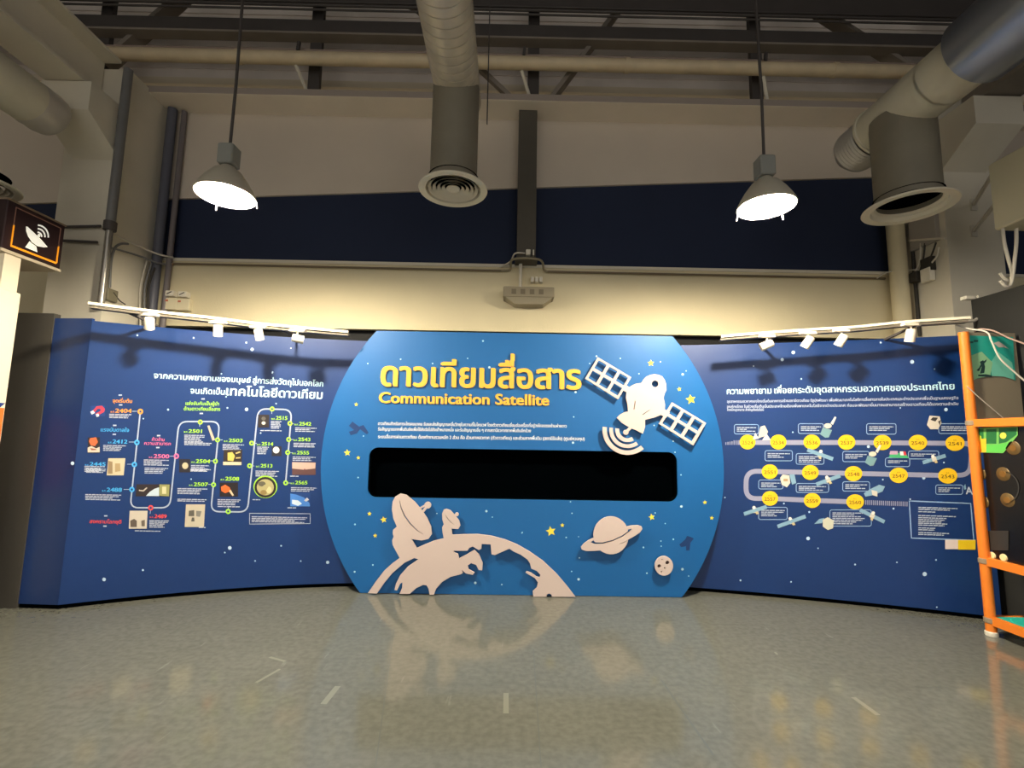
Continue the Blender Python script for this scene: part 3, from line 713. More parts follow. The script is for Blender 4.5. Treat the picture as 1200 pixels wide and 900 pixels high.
for s_, x0, x1, y, h_, c in (('2404', 135, 154, 483.5, 4.6, OR), ('2412', 132, 149, 519.5, 4.4, BL), ('2445', 105, 123.5, 545.8, 4.3, BL), ('2488', 125, 142.5, 576, 4.5, BL), ('2489', 181, 195, 607, 4.3, RD), ('2500', 180, 198, 536.8, 4.6, PK),
                   ('2501', 221, 236.5, 507, 4, GR), ('2503', 268, 284, 518, 4, GR), ('2504', 229.5, 246, 542.5, 4.3, GR), ('2507', 227, 243.5, 569.6, 4.3, GR), ('2508', 264, 280, 563, 4.3, GR), ('2515', 323.5, 336.5, 491.8, 4.2, GR),
                   ('2514', 306.5, 320, 522, 4, GR), ('2513', 305.5, 319, 547.7, 4, GR), ('2542', 350.5, 364.5, 498.5, 4, GR), ('2543', 349.5, 363.5, 516.8, 4, GR), ('2555', 348, 362, 532.3, 4, GR), ('2565', 346, 360, 567.4, 4, GR)):
    o = MB(); text(o, LC, s_, x0, y, x1, y+.3, h_, .03, .002); text(o, LC, 'พ.ศ.', x0-5.5, y, x0-1, y, 1.8, .02, .002); o.build('year_lettering', pmat(c), lp)
for s_, x0, x1, y, h_, c in (('จุดเริ่มต้น', 132, 154.5, 471.5, 3.2, OR), ('แรงบันดาลใจ', 118, 151, 505.5, 3.4, BL), ('ก้าวข้าม', 178, 192.5, 516.5, 3, PK), ('ความสามารถ', 169, 200, 521.2, 3, PK), ('แข่งขันกันเป็นผู้นำ', 217.5, 256.5, 474.5, 3.1, GR), ('ด้านดาวเทียมสื่อสาร', 215.5, 258, 480.8, 3.1, GR), ('สงครามโลกยุติ', 105, 142, 613, 3.4, RD)):
    o = MB(); text(o, LC, s_, x0, y, x1, y+.6, h_, .022, .002); o.build('section_lettering', pmat(c), lp)
o = MB()
for i, a in enumerate(((128, 485, 154, 3), (121, 521.5, 148, 4), (99, 546, 123, 4), (101, 549, 124, 3), (100, 579, 142, 4), (168.5, 538.5, 198, 4), (169.5, 548, 197, 4), (216, 509.5, 240, 5), (216, 518.5, 248, 2), (261, 520.5, 286, 4), (224, 545, 245, 4), (223, 549.5, 247, 2), (208, 572, 243, 4), (208, 584.5, 242, 2), (255, 585, 282, 4), (255, 593, 281, 1), (317.5, 493.5, 330, 5), (301.5, 523.5, 315, 5), (299.5, 551.5, 327, 4), (346, 501, 371, 3), (344, 519, 370, 3), (343, 535, 370, 3), (341, 571, 371, 3), (295, 605, 360, 4), (175, 609.5, 198, 5), (305, 504, 330, 1), (340, 557.5, 350, 1), (337, 594.5, 347, 1), (296, 585, 305, 1), (233, 617.5, 241, 1), (158, 621.5, 188, 1))):
    body_lines(o, LC, a[0], a[1], a[2], a[3], 1.9, 1.0, .02, i)
for a in ((141, 463), (141.5, 474.5), (134.5, 498.5), (134, 509), (186, 510.5), (185, 524.5), (238, 467.5), (236, 484.5), (124, 604.5), (123, 616.5)):
    quad(o, LC, a[0]-2, a[1]-.8, a[0]+2, a[1]+.8)
for r_ in ((292.5, 602, 363.5, 613.5),):
    ribbon(o, LC, [(r_[0], r_[1]-.5), (r_[2], r_[1]), (r_[2], r_[3]), (r_[0], r_[3]+.6)], .7, .0012, True)
o.build('body_lettering', pmat((186, 192, 212)), lp)['kind'] = 'stuff'
o = MB()
for x, y, r in ((122, 679, 2.2), (269.3, 642, 2.3), (263.5, 647.5, 1), (384, 659, 2), (295.5, 409.5, 2), (289, 479.7, 2.1), (85, 543, 2.2), (167.5, 668, 1.3), (329.5, 639.6, 1.1), (299, 657.3, 1.1), (352.5, 657.5, 1), (161, 393, 1.1), (227, 396, 1.1), (288.6, 401.5, 1.2), (197, 480, 1.3), (266.5, 478, 1.1), (323.6, 473, .9), (168, 490.6, .9), (319.5, 436, 1), (259.5, 438, 1), (341, 408, .9), (224, 561.5, .9), (265, 465, .9), (305.5, 507.5, .9), (319, 437, .8)):
    dot(o, LC, x, y, r)
o.build('printed_dots', pmat((190, 214, 240)), lp)['kind'] = 'stuff'
TAN, DK, BG = (190, 172, 140), (34, 28, 30), (200, 188, 168)
photo(LC, lp, 106, 475.5, 123, 487.5, (27, 62, 128), [((214, 60, 84), [(.15, .5), (.45, .05), (.8, 0), (1, .3), (.95, .6), (.5, .95), (.38, .75), (.72, .5), (.7, .3), (.5, .3), (.3, .65)]), ((235, 240, 245), [(0, .6), (.2, .45), (.32, .7), (.1, .85)]), ((235, 240, 245), [(.38, .85), (.55, .75), (.62, 1), (.45, 1.1)])])
photo(LC, lp, 103, 512.5, 117, 531, (44, 36, 40), [((222, 104, 60), [(.2, .05), (.7, .0), (.85, .3), (.6, .55), (.25, .5), (.1, .25)]), ((214, 200, 186), [(0, .65), (.3, .55), (.7, .7), (1, .6), (1, .95), (0, .95)]), ((160, 90, 70), [(.2, .68), (.6, .72), (.8, .8), (.3, .82)])])
photo(LC, lp, 125, 537, 145, 557, (206, 194, 166), [((150, 128, 98), [(.1, .15), (.35, .2), (.35, .9), (.08, .9)]), ((176, 152, 112), [(.5, .3), (.8, .3), (.82, .75), (.5, .8)])], 2)
photo(LC, lp, 159, 567.5, 199, 581.5, (44, 34, 38), [((196, 212, 228), [(.30, .98), (.42, .62), (.55, .38), (.69, .25), (.69, .98)]), ((190, 180, 170), [(.10, .45), (.22, .5), (.32, .25), (.35, .3), (.24, .6), (.1, .55)]), ((150, 150, 96), [(.7, 0), (1, .02), (.98, 1), (.7, .95)]), ((206, 200, 160), [(.78, .2), (.9, .2), (.9, .8), (.78, .8)])], 1)
photo(LC, lp, 151, 598.5, 172, 619.5, (206, 196, 184), [((96, 84, 76), [(.08, .55), (.3, .45), (.45, .55), (.45, .9), (.1, .9)]), ((110, 98, 88), [(.7, .55), (.9, .5), (.9, .85), (.72, .85)])], 1)
photo(LC, lp, 210, 538, 223, 553.5, (36, 32, 40), [((190, 180, 150), (.55, .5, .28, .25))])
photo(LC, lp, 216.5, 591, 239, 617.5, (196, 186, 168), [((96, 92, 84), [(.22, .28), (.5, .25), (.5, .52), (.2, .52)]), ((130, 128, 122), [(.6, .28), (.88, .3), (.8, .55), (.6, .52)]), ((96, 92, 84), [(.38, .58), (.5, .58), (.52, .75), (.34, .75)])], 1.5)
o = MB(); poly(o, LC, [[(243, 499), (245.5, 498.5), (252, 515.5), (249, 516.5)]], .0016); o.build('photo_print', pmat((198, 178, 160)), lp)
photo(LC, lp, 261.5, 527, 283, 545, (46, 36, 34), [((214, 190, 96), [(.25, .2), (.5, .15), (.65, .4), (.55, .75), (.25, .7)]), ((206, 196, 172), [(0, .78), (1, .8), (1, 1), (0, 1)]), ((206, 184, 120), [(.68, .2), (.92, .1), (.95, .18), (.72, .28)]), ((206, 184, 120), [(.7, .5), (.95, .48), (.95, .56), (.7, .58)])], 1)
photo(LC, lp, 257.5, 565.5, 279, 582, (32, 24, 28), [((232, 104, 44), [(.08, .3), (.3, .15), (.55, .35), (.6, .6), (.3, .75), (.1, .6)]), ((214, 190, 160), [(.5, .6), (.6, .5), (.78, .9), (.7, .95)])])
photo(LC, lp, 302.5, 486, 315.5, 501, (40, 32, 34), [((214, 210, 200), (.5, .65, .18, .13)), ((90, 86, 84), (.5, .3, .2, .15))])
photo(LC, lp, 318.5, 523, 330, 534.5, (38, 36, 46), [((214, 218, 222), (.45, .38, .34, .34))])
o = MB(); poly(o, LC, [circ(311, 570.5, 14, 13.2, n=26)], .0016); q = o.build('photo_print', pmat(GR), lp)
for rr, rgb, off in ((12.8, DK, .002), (10, (176, 166, 120), .0024)):
    o = MB(); poly(o, LC, [circ(311, 571, rr, rr*.95, n=24)], off); o.build('printed_shape', pmat(rgb), q)
for c_, rgb in (((307, 567, 4.5, 3), (96, 92, 76)), ((315, 574, 3.5, 4), (206, 198, 150)), ((309, 577, 4, 3), (150, 128, 78))):
    o = MB(); poly(o, LC, [circ(*c_, n=12)], .0028); o.build('printed_shape', pmat(rgb), q)
photo(LC, lp, 342.5, 541.5, 370, 556.5, (96, 64, 64), [((206, 176, 164), [(0, 0), (1, .05), (.98, .5), (.5, .6), (0, .5)]), ((150, 60, 90), [(.5, .2), (.58, .18), (.56, .6), (.5, .6)])])
photo(LC, lp, 340, 577.5, 363.5, 593.5, (22, 62, 128), [((70, 130, 214), [(.01, .05), (.3, .12), (.7, .35), (.97, .75), (.99, .99), (.01, .99)]), ((206, 222, 240), [(.1, .5), (.4, .55), (.6, .8), (.4, .95), (.1, .8)]), ((190, 190, 196), [(.7, .55), (.85, .35), (.95, .5), (.8, .65)])])

# right print
o = MB()
text(o, RCV, 'ความพยายาม', 852, 462, 904, 461.1, 5.6, .024)
o.build('heading_lettering', pmat((200, 238, 255)), rp); o = MB()
text(o, RCV, 'เพื่อยกระดับอุตสาหกรรมอวกาศของประเทศไทย', 907.5, 461, 1118.5, 456.3, 5.6, .024)
o.build('heading_lettering', pmat((200, 238, 255)), rp)
o = MB()
text(o, RCV, 'อุตสาหกรรมอวกาศของไทยเริ่มต้นจากการสร้างสถานีดาวเทียม รัฐมุ่งพัฒนา เพื่อพัฒนาเทคโนโลยีการสื่อสารภายในประเทศและต่างประเทศเพื่อเป็นฐานเศรษฐกิจ', 852, 472, 1123, 467.8, 2.4, .02)
text(o, RCV, 'องค์กรไทย ในช่วงเริ่มต้นนั้นประเทศไทยต้องพึ่งพาเทคโนโลยีจากต่างประเทศ ก่อนจะพัฒนาขึ้นมาจนสามารถสร้างดาวเทียมได้เองตามลำดับ', 852, 478, 1123, 474.8, 2.4, .02)
text(o, RCV, 'โดยมีหมุดหมาย สำคัญดังต่อไปนี้', 852, 481.5, 895, 481.5, 2.2, .02)
o.build('body_lettering', pmat((186, 196, 222)), rp)['kind'] = 'stuff'
o = MB()
ribbon(o, RCV, [(866, 518.5), (1000, 518.6), (1144, 519.8)], 5.6, .0012)
ribbon(o, RCV, rounded([(1120, 519.8), (1139, 519.8), (1136.5, 556.8), (1110, 556.8)], 12, 8), 5.6, .0014)
ribbon(o, RCV, [(1112, 557.2), (1000, 554.8), (900, 552.5)], 5.6, .0012)
ribbon(o, RCV, rounded([(902, 552.5), (874.5, 552), (874, 584.5), (902, 584)], 13, 8), 5.6, .0016)
ribbon(o, RCV, [(900, 584), (950, 586.3), (1002, 588.2)], 5.6, .0012)
for i in range(7): quad(o, RCV, 850+i*2.4, 516+(.3*(7-i) if i < 4 else 0), 851.2+i*2.4, 521.3)
for i in range(22): quad(o, RCV, 1014+i*2.3, 586+i*.09, 1015.1+i*2.3, 591.5+i*.09)
o.build('timeline_road', pmat((150, 152, 182)), rp)
YC1 = (250, 200, 30)
for x, y, n_ in ((876, 518, '2524'), (912, 518, '2534'), (951.3, 518, '2536'), (992, 518.2, '2537'), (1034, 518.5, '2539'), (1075.5, 518.5, '2540'), (1119, 519.3, '2541'),
                 (902, 552.7, '2551'), (949.5, 553.6, '2549'), (1000, 555, '2548'), (1053, 557, '2547'), (1110.5, 557.6, '2543'), (902.3, 584, '2557'), (951.7, 586.4, '2559'), (1002, 588, '2560')):
    k = 1+(x-876)/1100
    o = MB(); poly(o, RCV, [circ(x, y, 9.3*k, 8.6+.5*(k-1)*5, n=24)], .0026); q = o.build('year_disc', pmat(YC1), rp)
    o = MB(); text(o, RCV, n_, x-6.4*k, y+2.6, x+6.4*k, y+2.8, 4.0, .012, .0032); text(o, RCV, 'พ.ศ.', x-2, y-2.8, x+2, y-2.8, 1.3, 0, .0032); o.build('year_lettering', pmat((110, 84, 20)), q)
RECTS = [(860.5, 497.5, 889, 508.5), (896.5, 528, 928.5, 540), (935.5, 496.5, 965, 508), (933, 531.5, 965.5, 544), (987.5, 529, 1018.5, 541), (1015.5, 496.5, 1050, 508.8), (1037.5, 536.5, 1066, 546.8), (1064.5, 528.5, 1100, 537.8), (1100, 496.5, 1141, 508), (889, 562.5, 917.5, 573), (933, 566.5, 971, 577), (987.5, 564.5, 1019, 575.5), (1096.5, 568.3, 1128, 579.3), (889, 594.5, 922.5, 608.8), (972.5, 597.5, 1021, 616.5)]
o = MB()
for r_ in RECTS:
    o = MB(); ribbon(o, RCV, rrect(*r_, 2.2, 3), .75, .0012, True); o.build('caption_frame', pmat((150, 180, 222)), rp)
o = MB()
ribbon(o, RCV, [(1065.5, 587), (1137.5, 590), (1141, 633), (1068, 630.5)], 1.3, .0012, True)
o.build('caption_frame', pmat((150, 180, 222)), rp)
o = MB()
for i, r_ in enumerate(RECTS): body_lines(o, RCV, r_[0]+3, r_[1]+3, r_[2]-3, max(1, int((r_[3]-r_[1]-4)/2.1)), 2.1, 1.0, .01, i+50, .5)
for i, (y, x1, n_) in enumerate(((594, 1122, 2), (599, 1096, 1), (603.5, 1120, 1), (606, 1109, 3), (612.5, 1110, 2), (618, 1096, 2), (623.5, 1112, 2))):
    body_lines(o, RCV, 1076, y, x1, n_, 2.2, 1.1, .035, i+80, .2)
text(o, RCV, 'A', 1132, 579, 1140, 579.5, 8.5, .02)
o.build('caption_lettering', pmat((186, 196, 216)), rp)['kind'] = 'stuff'
o = MB(); quad(o, RCV, 1107.5, 632.5, 1143, 643.5, .0022); q = o.build('printed_label', pmat((232, 214, 214)), rp)
o = MB(); quad(o, RCV, 1122.5, 632.8, 1143, 644, .0028); o.build('printed_shape', pmat((244, 206, 30)), q)
o = MB(); body_lines(o, RCV, 1125, 636.3, 1140, 2, 3, 1.2, .02, 3); o.f and o.build('printed_shape', pmat((170, 140, 40)), q)
o = MB()
for x, y, r in ((929.6, 413, 2.2), (916.6, 421.5, 2), (1068.8, 424, 2.4), (1108.5, 480, 2.2), (947, 631, 2.2), (1083.5, 672.7, 2.6), (1082.5, 560, 2.0), (883, 429, .9), (939, 444, 1.1), (1032, 401.5, 1.1), (1095, 432.5, 1), (929, 506.5, 1), (958.6, 642.5, .9), (1002, 661.5, 1.2), (867.7, 680, 1.2), (927, 681.8, 1), (1051, 659, 1), (1096.8, 656, 1.1), (1097.7, 711.5, 1), (1017.6, 523.4, 1.8), (948.3, 600, 1.2), (918.6, 590, 1), (1055, 478, .9), (1047, 596, 1.2), (1034.5, 562, 1), (1106, 542, 1), (1066.5, 585, 1), (849.5, 583, .9)):
    dot(o, RCV, x, y, r)
o.build('printed_dots', pmat((190, 214, 240)), rp)['kind'] = 'stuff'
WG, SB = (130, 168, 196), (214, 208, 198)
def icon(name, parts):
    r0 = None
    for k, (rgb, pts) in enumerate(parts):
        m = MB(); poly(m, RCV, [pts], .0034+.0004*k); q = m.build(name if r0 is None else 'printed_shape', pmat(rgb), rp if r0 is None else r0); r0 = r0 or q
def sat_icon(x, y, a, L_, wd=2.2, b=2.6):
    c, s = math.cos(math.radians(a)), math.sin(math.radians(a))
    def rot(u, v): return (x+u*c-v*s, y+u*s+v*c)
    icon('satellite_print', [(WG, [rot(-L_, -wd), rot(L_, -wd), rot(L_, wd), rot(-L_, wd)]), (SB, [rot(-b, -b), rot(b, -b), rot(b, b), rot(-b, b)]), ((240, 238, 232), circ(*rot(-.5, -b-1), 2, n=10)), ((206, 190, 150), [rot(-1, b-.5), rot(2, b-1), rot(3, b+2.5), rot(0, b+2.5)])])
for a in ((885, 598, -18, 14), (927.5, 611, -20, 17.5), (1022, 604.5, 26, 16), (961, 532.5, 20, 16), (970.5, 562.5, -20, 15), (1094.5, 538, -17, 14)): sat_icon(*a)
icon('satellite_print', [((206, 200, 190), [(888, 514), (891, 500), (896, 498.5), (900, 506), (897, 511), (893, 512)]), ((232, 228, 220), [(882, 515), (885, 507), (889, 514)]), ((232, 228, 220), [(893, 516), (898, 508), (903, 515.5)])])
for dx, dy in ((0, 0), (52.5, 33)):
    icon('satellite_print', [((120, 160, 170), [(961+dx, 509+dy), (964+dx, 501+dy), (975+dx, 504+dy), (971+dx, 512.5+dy), (967+dx, 513+dy)]), ((222, 214, 196), circ(970+dx, 499+dy, 4.5, 3, n=12)), ((220, 220, 216), [(973+dx, 496+dy), (978+dx, 488+dy), (980+dx, 489+dy), (976+dx, 498+dy)])])
icon('satellite_print', [((214, 206, 196), [(1086, 498), (1089, 487), (1101, 488), (1103, 496), (1099, 503), (1090, 503)]), ((60, 56, 56), [(1090, 492), (1093, 489), (1099, 489.5), (1096, 494)]), ((90, 80, 76), [(1099, 494), (1102.5, 492), (1101, 499)])])
icon('satellite_print', [(SB, [(914, 560), (917, 556), (925, 557), (926, 566), (922, 571), (916, 568)]), (WG, [(925, 556), (931, 556), (933, 566), (928, 568)]), ((180, 150, 110), [(918, 561), (923, 561), (923, 564), (918, 564)])])
icon('satellite_print', [(WG, [(1012, 578), (1020, 573), (1030, 568), (1037, 570), (1034, 576), (1024, 580), (1014, 582)]), (SB, [(1021, 574), (1028, 576), (1028, 582), (1022, 580)])])
icon('satellite_print', [(WG, [(954, 614), (960, 608), (966, 607), (963, 613)]), ((206, 206, 190), [(964, 609), (970, 606), (977, 610), (976, 619), (970, 621), (964, 617)])])
icon('satellite_print', [((70, 180, 120), [(1041, 536), (1044, 531), (1061, 531), (1065, 537)]), ((196, 160, 190), [(1043, 528.5), (1052, 528.5), (1052, 532.5), (1042, 532.5)]), ((238, 236, 238), [(1054, 529), (1061, 529), (1062, 533.5), (1055, 533.5)]), ((214, 60, 70), [(1058, 529), (1061, 529), (1062, 533.5), (1059, 533.5)])])
icon('satellite_print', [(WG, [(1129, 570), (1131, 567), (1132, 573), (1130, 574)])])

# pale backing boards glimpsed between the panels and the round board
tag(MB().box(-1.62, -.9, 4.88, 4.91, 0, 2.40).build('backing_board', mat('grey_backing', (150, 152, 156), .6)), 'grey backing board in the gap left of the round board', 'board')

# ------------------------------------------------------------------ track lights
def at_offset(S, x, y, off=.33):
    """the point of the sight line that stands off the panel by off"""
    lo, hi = 2.8, 4.9
    for _ in range(40):
        m = (lo+hi)/2; p = atY(x, y, m)
        if S.f(p.x)-m > off: lo = m
        else: hi = m
    return atY(x, y, (lo+hi)/2)
ZTR = 2.465
def track(S, pts, z, label, heads, lab, arms):
    P = [at_offset(S, *q) for q in pts]
    t = empty('lighting_track', P[len(P)//2], label, 'lighting track', 'white lighting tracks above the curved panels')
    o = MB(); P2 = spline(P, 5)
    for a, b in zip(P2[:-1], P2[1:]): o.bar(a, b+(b-a).normalized()*.002, .036, .022)
    o.build('track_rail', mat('track_white', (240, 232, 210), .4), t)
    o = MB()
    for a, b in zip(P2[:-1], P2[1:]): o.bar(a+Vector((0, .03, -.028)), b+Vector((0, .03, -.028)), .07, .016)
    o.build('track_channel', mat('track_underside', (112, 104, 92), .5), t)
    for x, y in arms:
        a = at_offset(S, x, y); n = Vector((a.x, S.f(a.x)+.02, 2.41)); 
        MB().bar(a+Vector((0, 0, -.035)), n, .018, .018).build('support_arm', DARKST, t)
    return P2
SPW = mat('spot_white', (240, 232, 216), .4)
def spot(S, x, y, ty, length, dirv, label):
    """x,y is the head's middle in the survey picture, ty the height of the track there"""
    a = at_offset(S, x, ty); a.z -= .012; z = a.z+.012
    t = empty('spotlight', a, label, 'spotlight', 'white spotlights on the tracks')
    h = atY(x, y, a.y-.01)
    MB().box(a.x-.075, a.x+.075, a.y-.024, a.y+.024, z-.036, z-.009, .004).build('track_adapter', SPW, t)
    MB().tube([a+Vector((0, 0, -.018)), Vector((a.x, a.y, h.z+.035))], .008, 8).build('stem', SPW, t)
    d = Vector(dirv).normalized(); L2 = length/2
    MB().lathe([(.0001, -L2), (.030, -L2), (.036, -L2+.008), (.038, L2), (.034, L2), (.030, L2-.012), (.0001, L2-.012)], h, 24, axis=d).build('lamp_head', SPW, t)
LT = [(104, 355.5), (175, 364.5), (255, 373.5), (303, 379.5), (378, 386.5), (408, 389.0)]
track(LC, LT, ZTR, 'white lighting track along the top of the left curved panel', None, 'left', [(150, 361), (330, 382)])
for i, (x, y, ty, d) in enumerate(((175, 379, 366, (-.3, .5, -.9)), (255.5, 387.5, 375, (-.15, .35, -1)), (303.5, 392, 380.5, (.05, .45, -1)), (349, 397, 384.5, (1, .5, -.15)))):
    spot(LC, x, y, ty, .10, d, ('leftmost', 'second', 'third', 'rightmost')[i]+' white spotlight counted from the left on the left track')
RTk = [(845, 394.5), (880, 391.5), (950, 386.5), (1000, 383.5), (1060, 377.5), (1100, 374.8), (1136, 372.5)]
track(RCV, RTk, ZTR, 'white lighting track along the top of the right curved panel', None, 'right', [(912, 389), (1072, 377)])
for i, (x, y, ty, d) in enumerate(((898.5, 404.5, 391, (-.9, .3, -.4)), (946.5, 401, 387.5, (-.45, .4, -.9)), (986, 399, 384.5, (-.4, .4, -.9)), (1067, 393, 377.5, (0, .3, -1)))):
    spot(RCV, x, y, ty, .11, d, ('leftmost', 'second', 'third', 'rightmost')[i]+' white spotlight counted from the left on the right track')

# ------------------------------------------------------------------ wall pipes, conduits, boxes
def pipe(name, pts, r, m, label, cat='pipe', n=12, sm=True, **k):
    P = spline(pts, 6) if len(pts) > 2 and sm else pts
    return tag(MB().tube(P, r, n, **k).build(name, m), label, cat)
p0 = atY(144, 112, 4.5); p1 = atY(131, 225, 4.5); p2 = atY(115, 353, 4.5)
t = empty('downpipe', (p2.x, 4.53, 2.7), 'grey metal downpipe on the inner corner of the left column', 'pipe')
xa = (p0.x+p1.x+p2.x)/3
MB().tube([(xa, 4.53, 5.19), (xa, 4.53, 3.5)], .042, 14).build('upper_pipe', PIPEG, t)
MB().tube([(xa, 4.53, 3.5), (xa, 4.53, 2.66)], .032, 14).build('lower_pipe', mat('shiny_pipe', (170, 166, 160), .25, metal=.7), t)
MB().tube([(xa, 4.53, 3.53), (xa, 4.53, 3.44)], .055, 14).build('pipe_socket', DARKST, t)
pipe('downpipe', [(-3.97, 5.12, 5.19), (-3.97, 5.12, 2.5)], .05, mat('blue_grey_pipe', (96, 98, 112), .45), 'blue-grey downpipe in the corner beside the left end of navy band')
pipe('downpipe', [(-3.86, 5.16, 5.19), (-3.86, 5.16, 2.5)], .03, mat('mauve_grey_pipe', (122, 114, 116), .5), 'slim mauve-grey pipe close right of the blue-grey corner downpipe')
for i, dx in enumerate((0, .05, .09)):
    pipe('cable', [(-4.02+dx, 5.05, 3.35-.05*i), (-4.04+dx, 5.02, 3.0), (-4.0+dx, 5.03, 2.58)], .010, (CABLE, PIPEG, CABLED)[i], ('pale cable nearest the left column, dropping in the wall corner', 'grey cable between the pale and dark ones in the left wall corner', 'dark cable dropping in the left wall corner')[i], 'cable', 6)
pipe('conduit', [(-3.85, 5.17, 3.345), (-.1, 5.17, 3.335)], .012, mat('brown_conduit', (120, 106, 84), .5), 'brown conduit along the foot of the left navy band', 'conduit')
pipe('conduit', [(.42, 5.17, 3.335), (4.3, 5.17, 3.33)], .012, _M['brown_conduit'], 'brown conduit along the foot of the right navy band', 'conduit')
pipe('conduit', [(-.1, 5.17, 3.335), (0, 5.16, 3.35), (.03, 4.98, 3.40), (.32, 4.98, 3.40), (.38, 5.14, 3.35), (.42, 5.17, 3.335)], .013, mat('pale_brown_conduit', (150, 140, 116), .5), 'curved conduit bridging the foot of the middle steel column', 'conduit')
pipe('cable', [(-.12, 5.16, 3.37), (0, 5.1, 3.42), (.05, 4.99, 3.47), (.16, 4.99, 3.475)], .009, CABLE, 'short grey cable running to the switch on the middle column', 'cable')
o = MB().box(.17, .22, 4.96, 5.02, 3.45, 3.51, .004); q = o.build('switch_box', WHPL); tag(q, 'small white switch box near the foot of the middle column', 'switch')
MB().box(.245, .26, 4.97, 5.02, 3.45, 3.51).build('socket_tab', WHPL, q)
# cables on the left column
pipe('cable', [atX(129, 272, -4.04), atX(150, 283, -4.03), atX(168, 291, -4.0), atY(186, 298, 5.04), atY(203, 302, 5.16)], .010, CABLE, 'upper pale cable slung from left downpipe to the navy band', 'cable')
pipe('cable', [atX(129, 290, -4.04), atX(150, 296, -4.03), atX(166, 301, -4.0), atY(184, 308, 5.04), atY(197, 310, 5.16)], .010, PIPEG, 'lower grey cable slung from left downpipe under navy band', 'cable')
pipe('conduit', [atX(128.5, 337, -4.035), atX(130, 308, -4.035), atX(134, 292, -4.035), atX(141, 286, -4.035), atX(150, 286, -4.035)], .012, PIPEG, 'bent grey conduit rising from the junction box on left column', 'conduit')
a = atX(122.5, 337, -4.06); b = atX(133, 355, -4.06)
q = tag(MB().box(-4.06, -4.02, a.y, b.y, b.z, a.z, .004).build('junction_box', mat('grey_box', (132, 126, 106), .5)), 'small grey junction box on the left column above the track', 'junction box')
pipe('cable', [(-4.02, (a.y+b.y)/2, a.z-.03), atY(140, 352, 4.75), atY(147, 357, 4.8)], .006, CABLED, 'thin dark lead from the left junction box to the track', 'cable')
for i, (x0, y0, x1, y1, lab) in enumerate(((192, 348.5, 206, 362.5, 'pale electrical box left of its twin on the cream wall'), (207, 349.5, 221, 363.5, 'pale electrical box right of its twin on the cream wall'))):
    a = atY(x0, y0, 5.14); b = atY(x1, y1, 5.14)
    q = tag(MB().box(a.x, b.x, 5.14, 5.2, b.z, a.z, .004).build('electrical_box', mat('ivory_panel', (226, 216, 186), .5)), lab, 'electrical box', 'pale boxes on the cream wall')
    MB().box(a.x+.02, a.x+.05, 5.135, 5.142, a.z-.045, a.z-.025).build('red_button', pmat((206, 110, 80)), q)
    a = atY(x0+2.5, y0-8, 5.13); b = atY(x0+11.5, y0-1.5, 5.13)
    q = tag(MB().box(a.x, b.x, 5.12, 5.2, b.z, a.z, .004).build('sign_box', WHPL), 'small white box directly above the '+('left' if i == 0 else 'right')+' pale electrical box', 'box', 'pale boxes on the cream wall')
    MB().bar((a.x+.02, 5.117, b.z+.02), (b.x-.02, 5.117, a.z-.015), .006, .012, up=(0, 1, 0)).build('printed_mark', CABLED, q)
# access point / shelf box under the middle column
a = atY(590, 337, 5.05); b = atY(649, 350, 5.05); c = atY(603, 356, 5.05); d = atY(637, 356.5, 5.05)
q = empty('access_point', ((a.x+b.x)/2, 5.1, c.z), 'grey-beige tapering box under the middle steel column', 'box')
UN = mat('grey_beige_unit', (150, 140, 118), .5)
MB().box(a.x, b.x, 5.0, YW, b.z, a.z, .006).build('unit_body', UN, q)
o = MB(); zt0 = b.z+.002; o.add([(a.x+.02, 5.01, zt0), (b.x-.02, 5.01, zt0), (d.x, 5.05, c.z), (c.x, 5.05, c.z), (a.x+.02, YW, zt0), (b.x-.02, YW, zt0), (d.x, YW, c.z), (c.x, YW, c.z)], [(3,2,1,0),(0,1,5,4),(1,2,6,5),(2,3,7,6),(3,0,4,7),(4,5,6,7)])
o.build('unit_base', mat('unit_base_paint', (168, 158, 136), .5), q)
for k in range(4):
    xx = a.x+.09+k*.1; MB().box(xx, xx+.05, 4.994, 5.0, b.z+.03, a.z-.03).build('vent_shade', mat('vent_shadow', (116, 106, 88), .6), q)  # vents are raised strips with the shade of a slot in their colour
MB().tube([(.115, 5.1, a.z), (.115, 5.1, 3.39)], .02, 10).build('unit_stem', CREAM2, q)
for i, xx in enumerate((.18, .235, .285)):
    aa = atY(624+i*5, 328, 5.15)
    tag(MB().box(aa.x-.02, aa.x+.015, 5.13, YW, aa.z-.03, aa.z+.03, .003).build('cable_plug', WHPL), ('leftmost', 'middle', 'rightmost')[i]+' of three white plugs above the grey-beige tapering box', 'plug', 'plugs above the grey-beige box')
# right side
pipe('downpipe', [(4.36, 5.05, 4.4), (4.36, 5.05, 2.5)], .085, CREAM, 'fat cream downpipe left of the right column', n=20)
pipe('downpipe', [(4.475, 4.98, 4.6), (4.475, 4.98, 2.62)], .018, CABLED, 'thin dark pipe between fat cream downpipe and right column')
def xbox(name, x0, y0, x1, y1, X, th, m, label, cat):
    a = atX(x0, y0, X); b = atX(x1, y1, X); y_, z_ = sorted((a.y, b.y)), sorted((a.z, b.z))
    return tag(MB().box(X-th if X > 0 else X, X if X > 0 else X+th, y_[0], y_[1], z_[0], z_[1], .005).build(name, m), label, cat)
q = xbox('cable_box', 1068, 247, 1103, 281, 4.5, .05, mat('lilac_grey_box', (170, 164, 158), .5), 'pale square cable box on the inner face of right column', 'box')
o = MB(); a = atX(1066, 282, 4.44); b = atX(1108, 279, 4.44); o.bar(a, b, .03, .02); o.build('box_ledge', CREAM2, q)
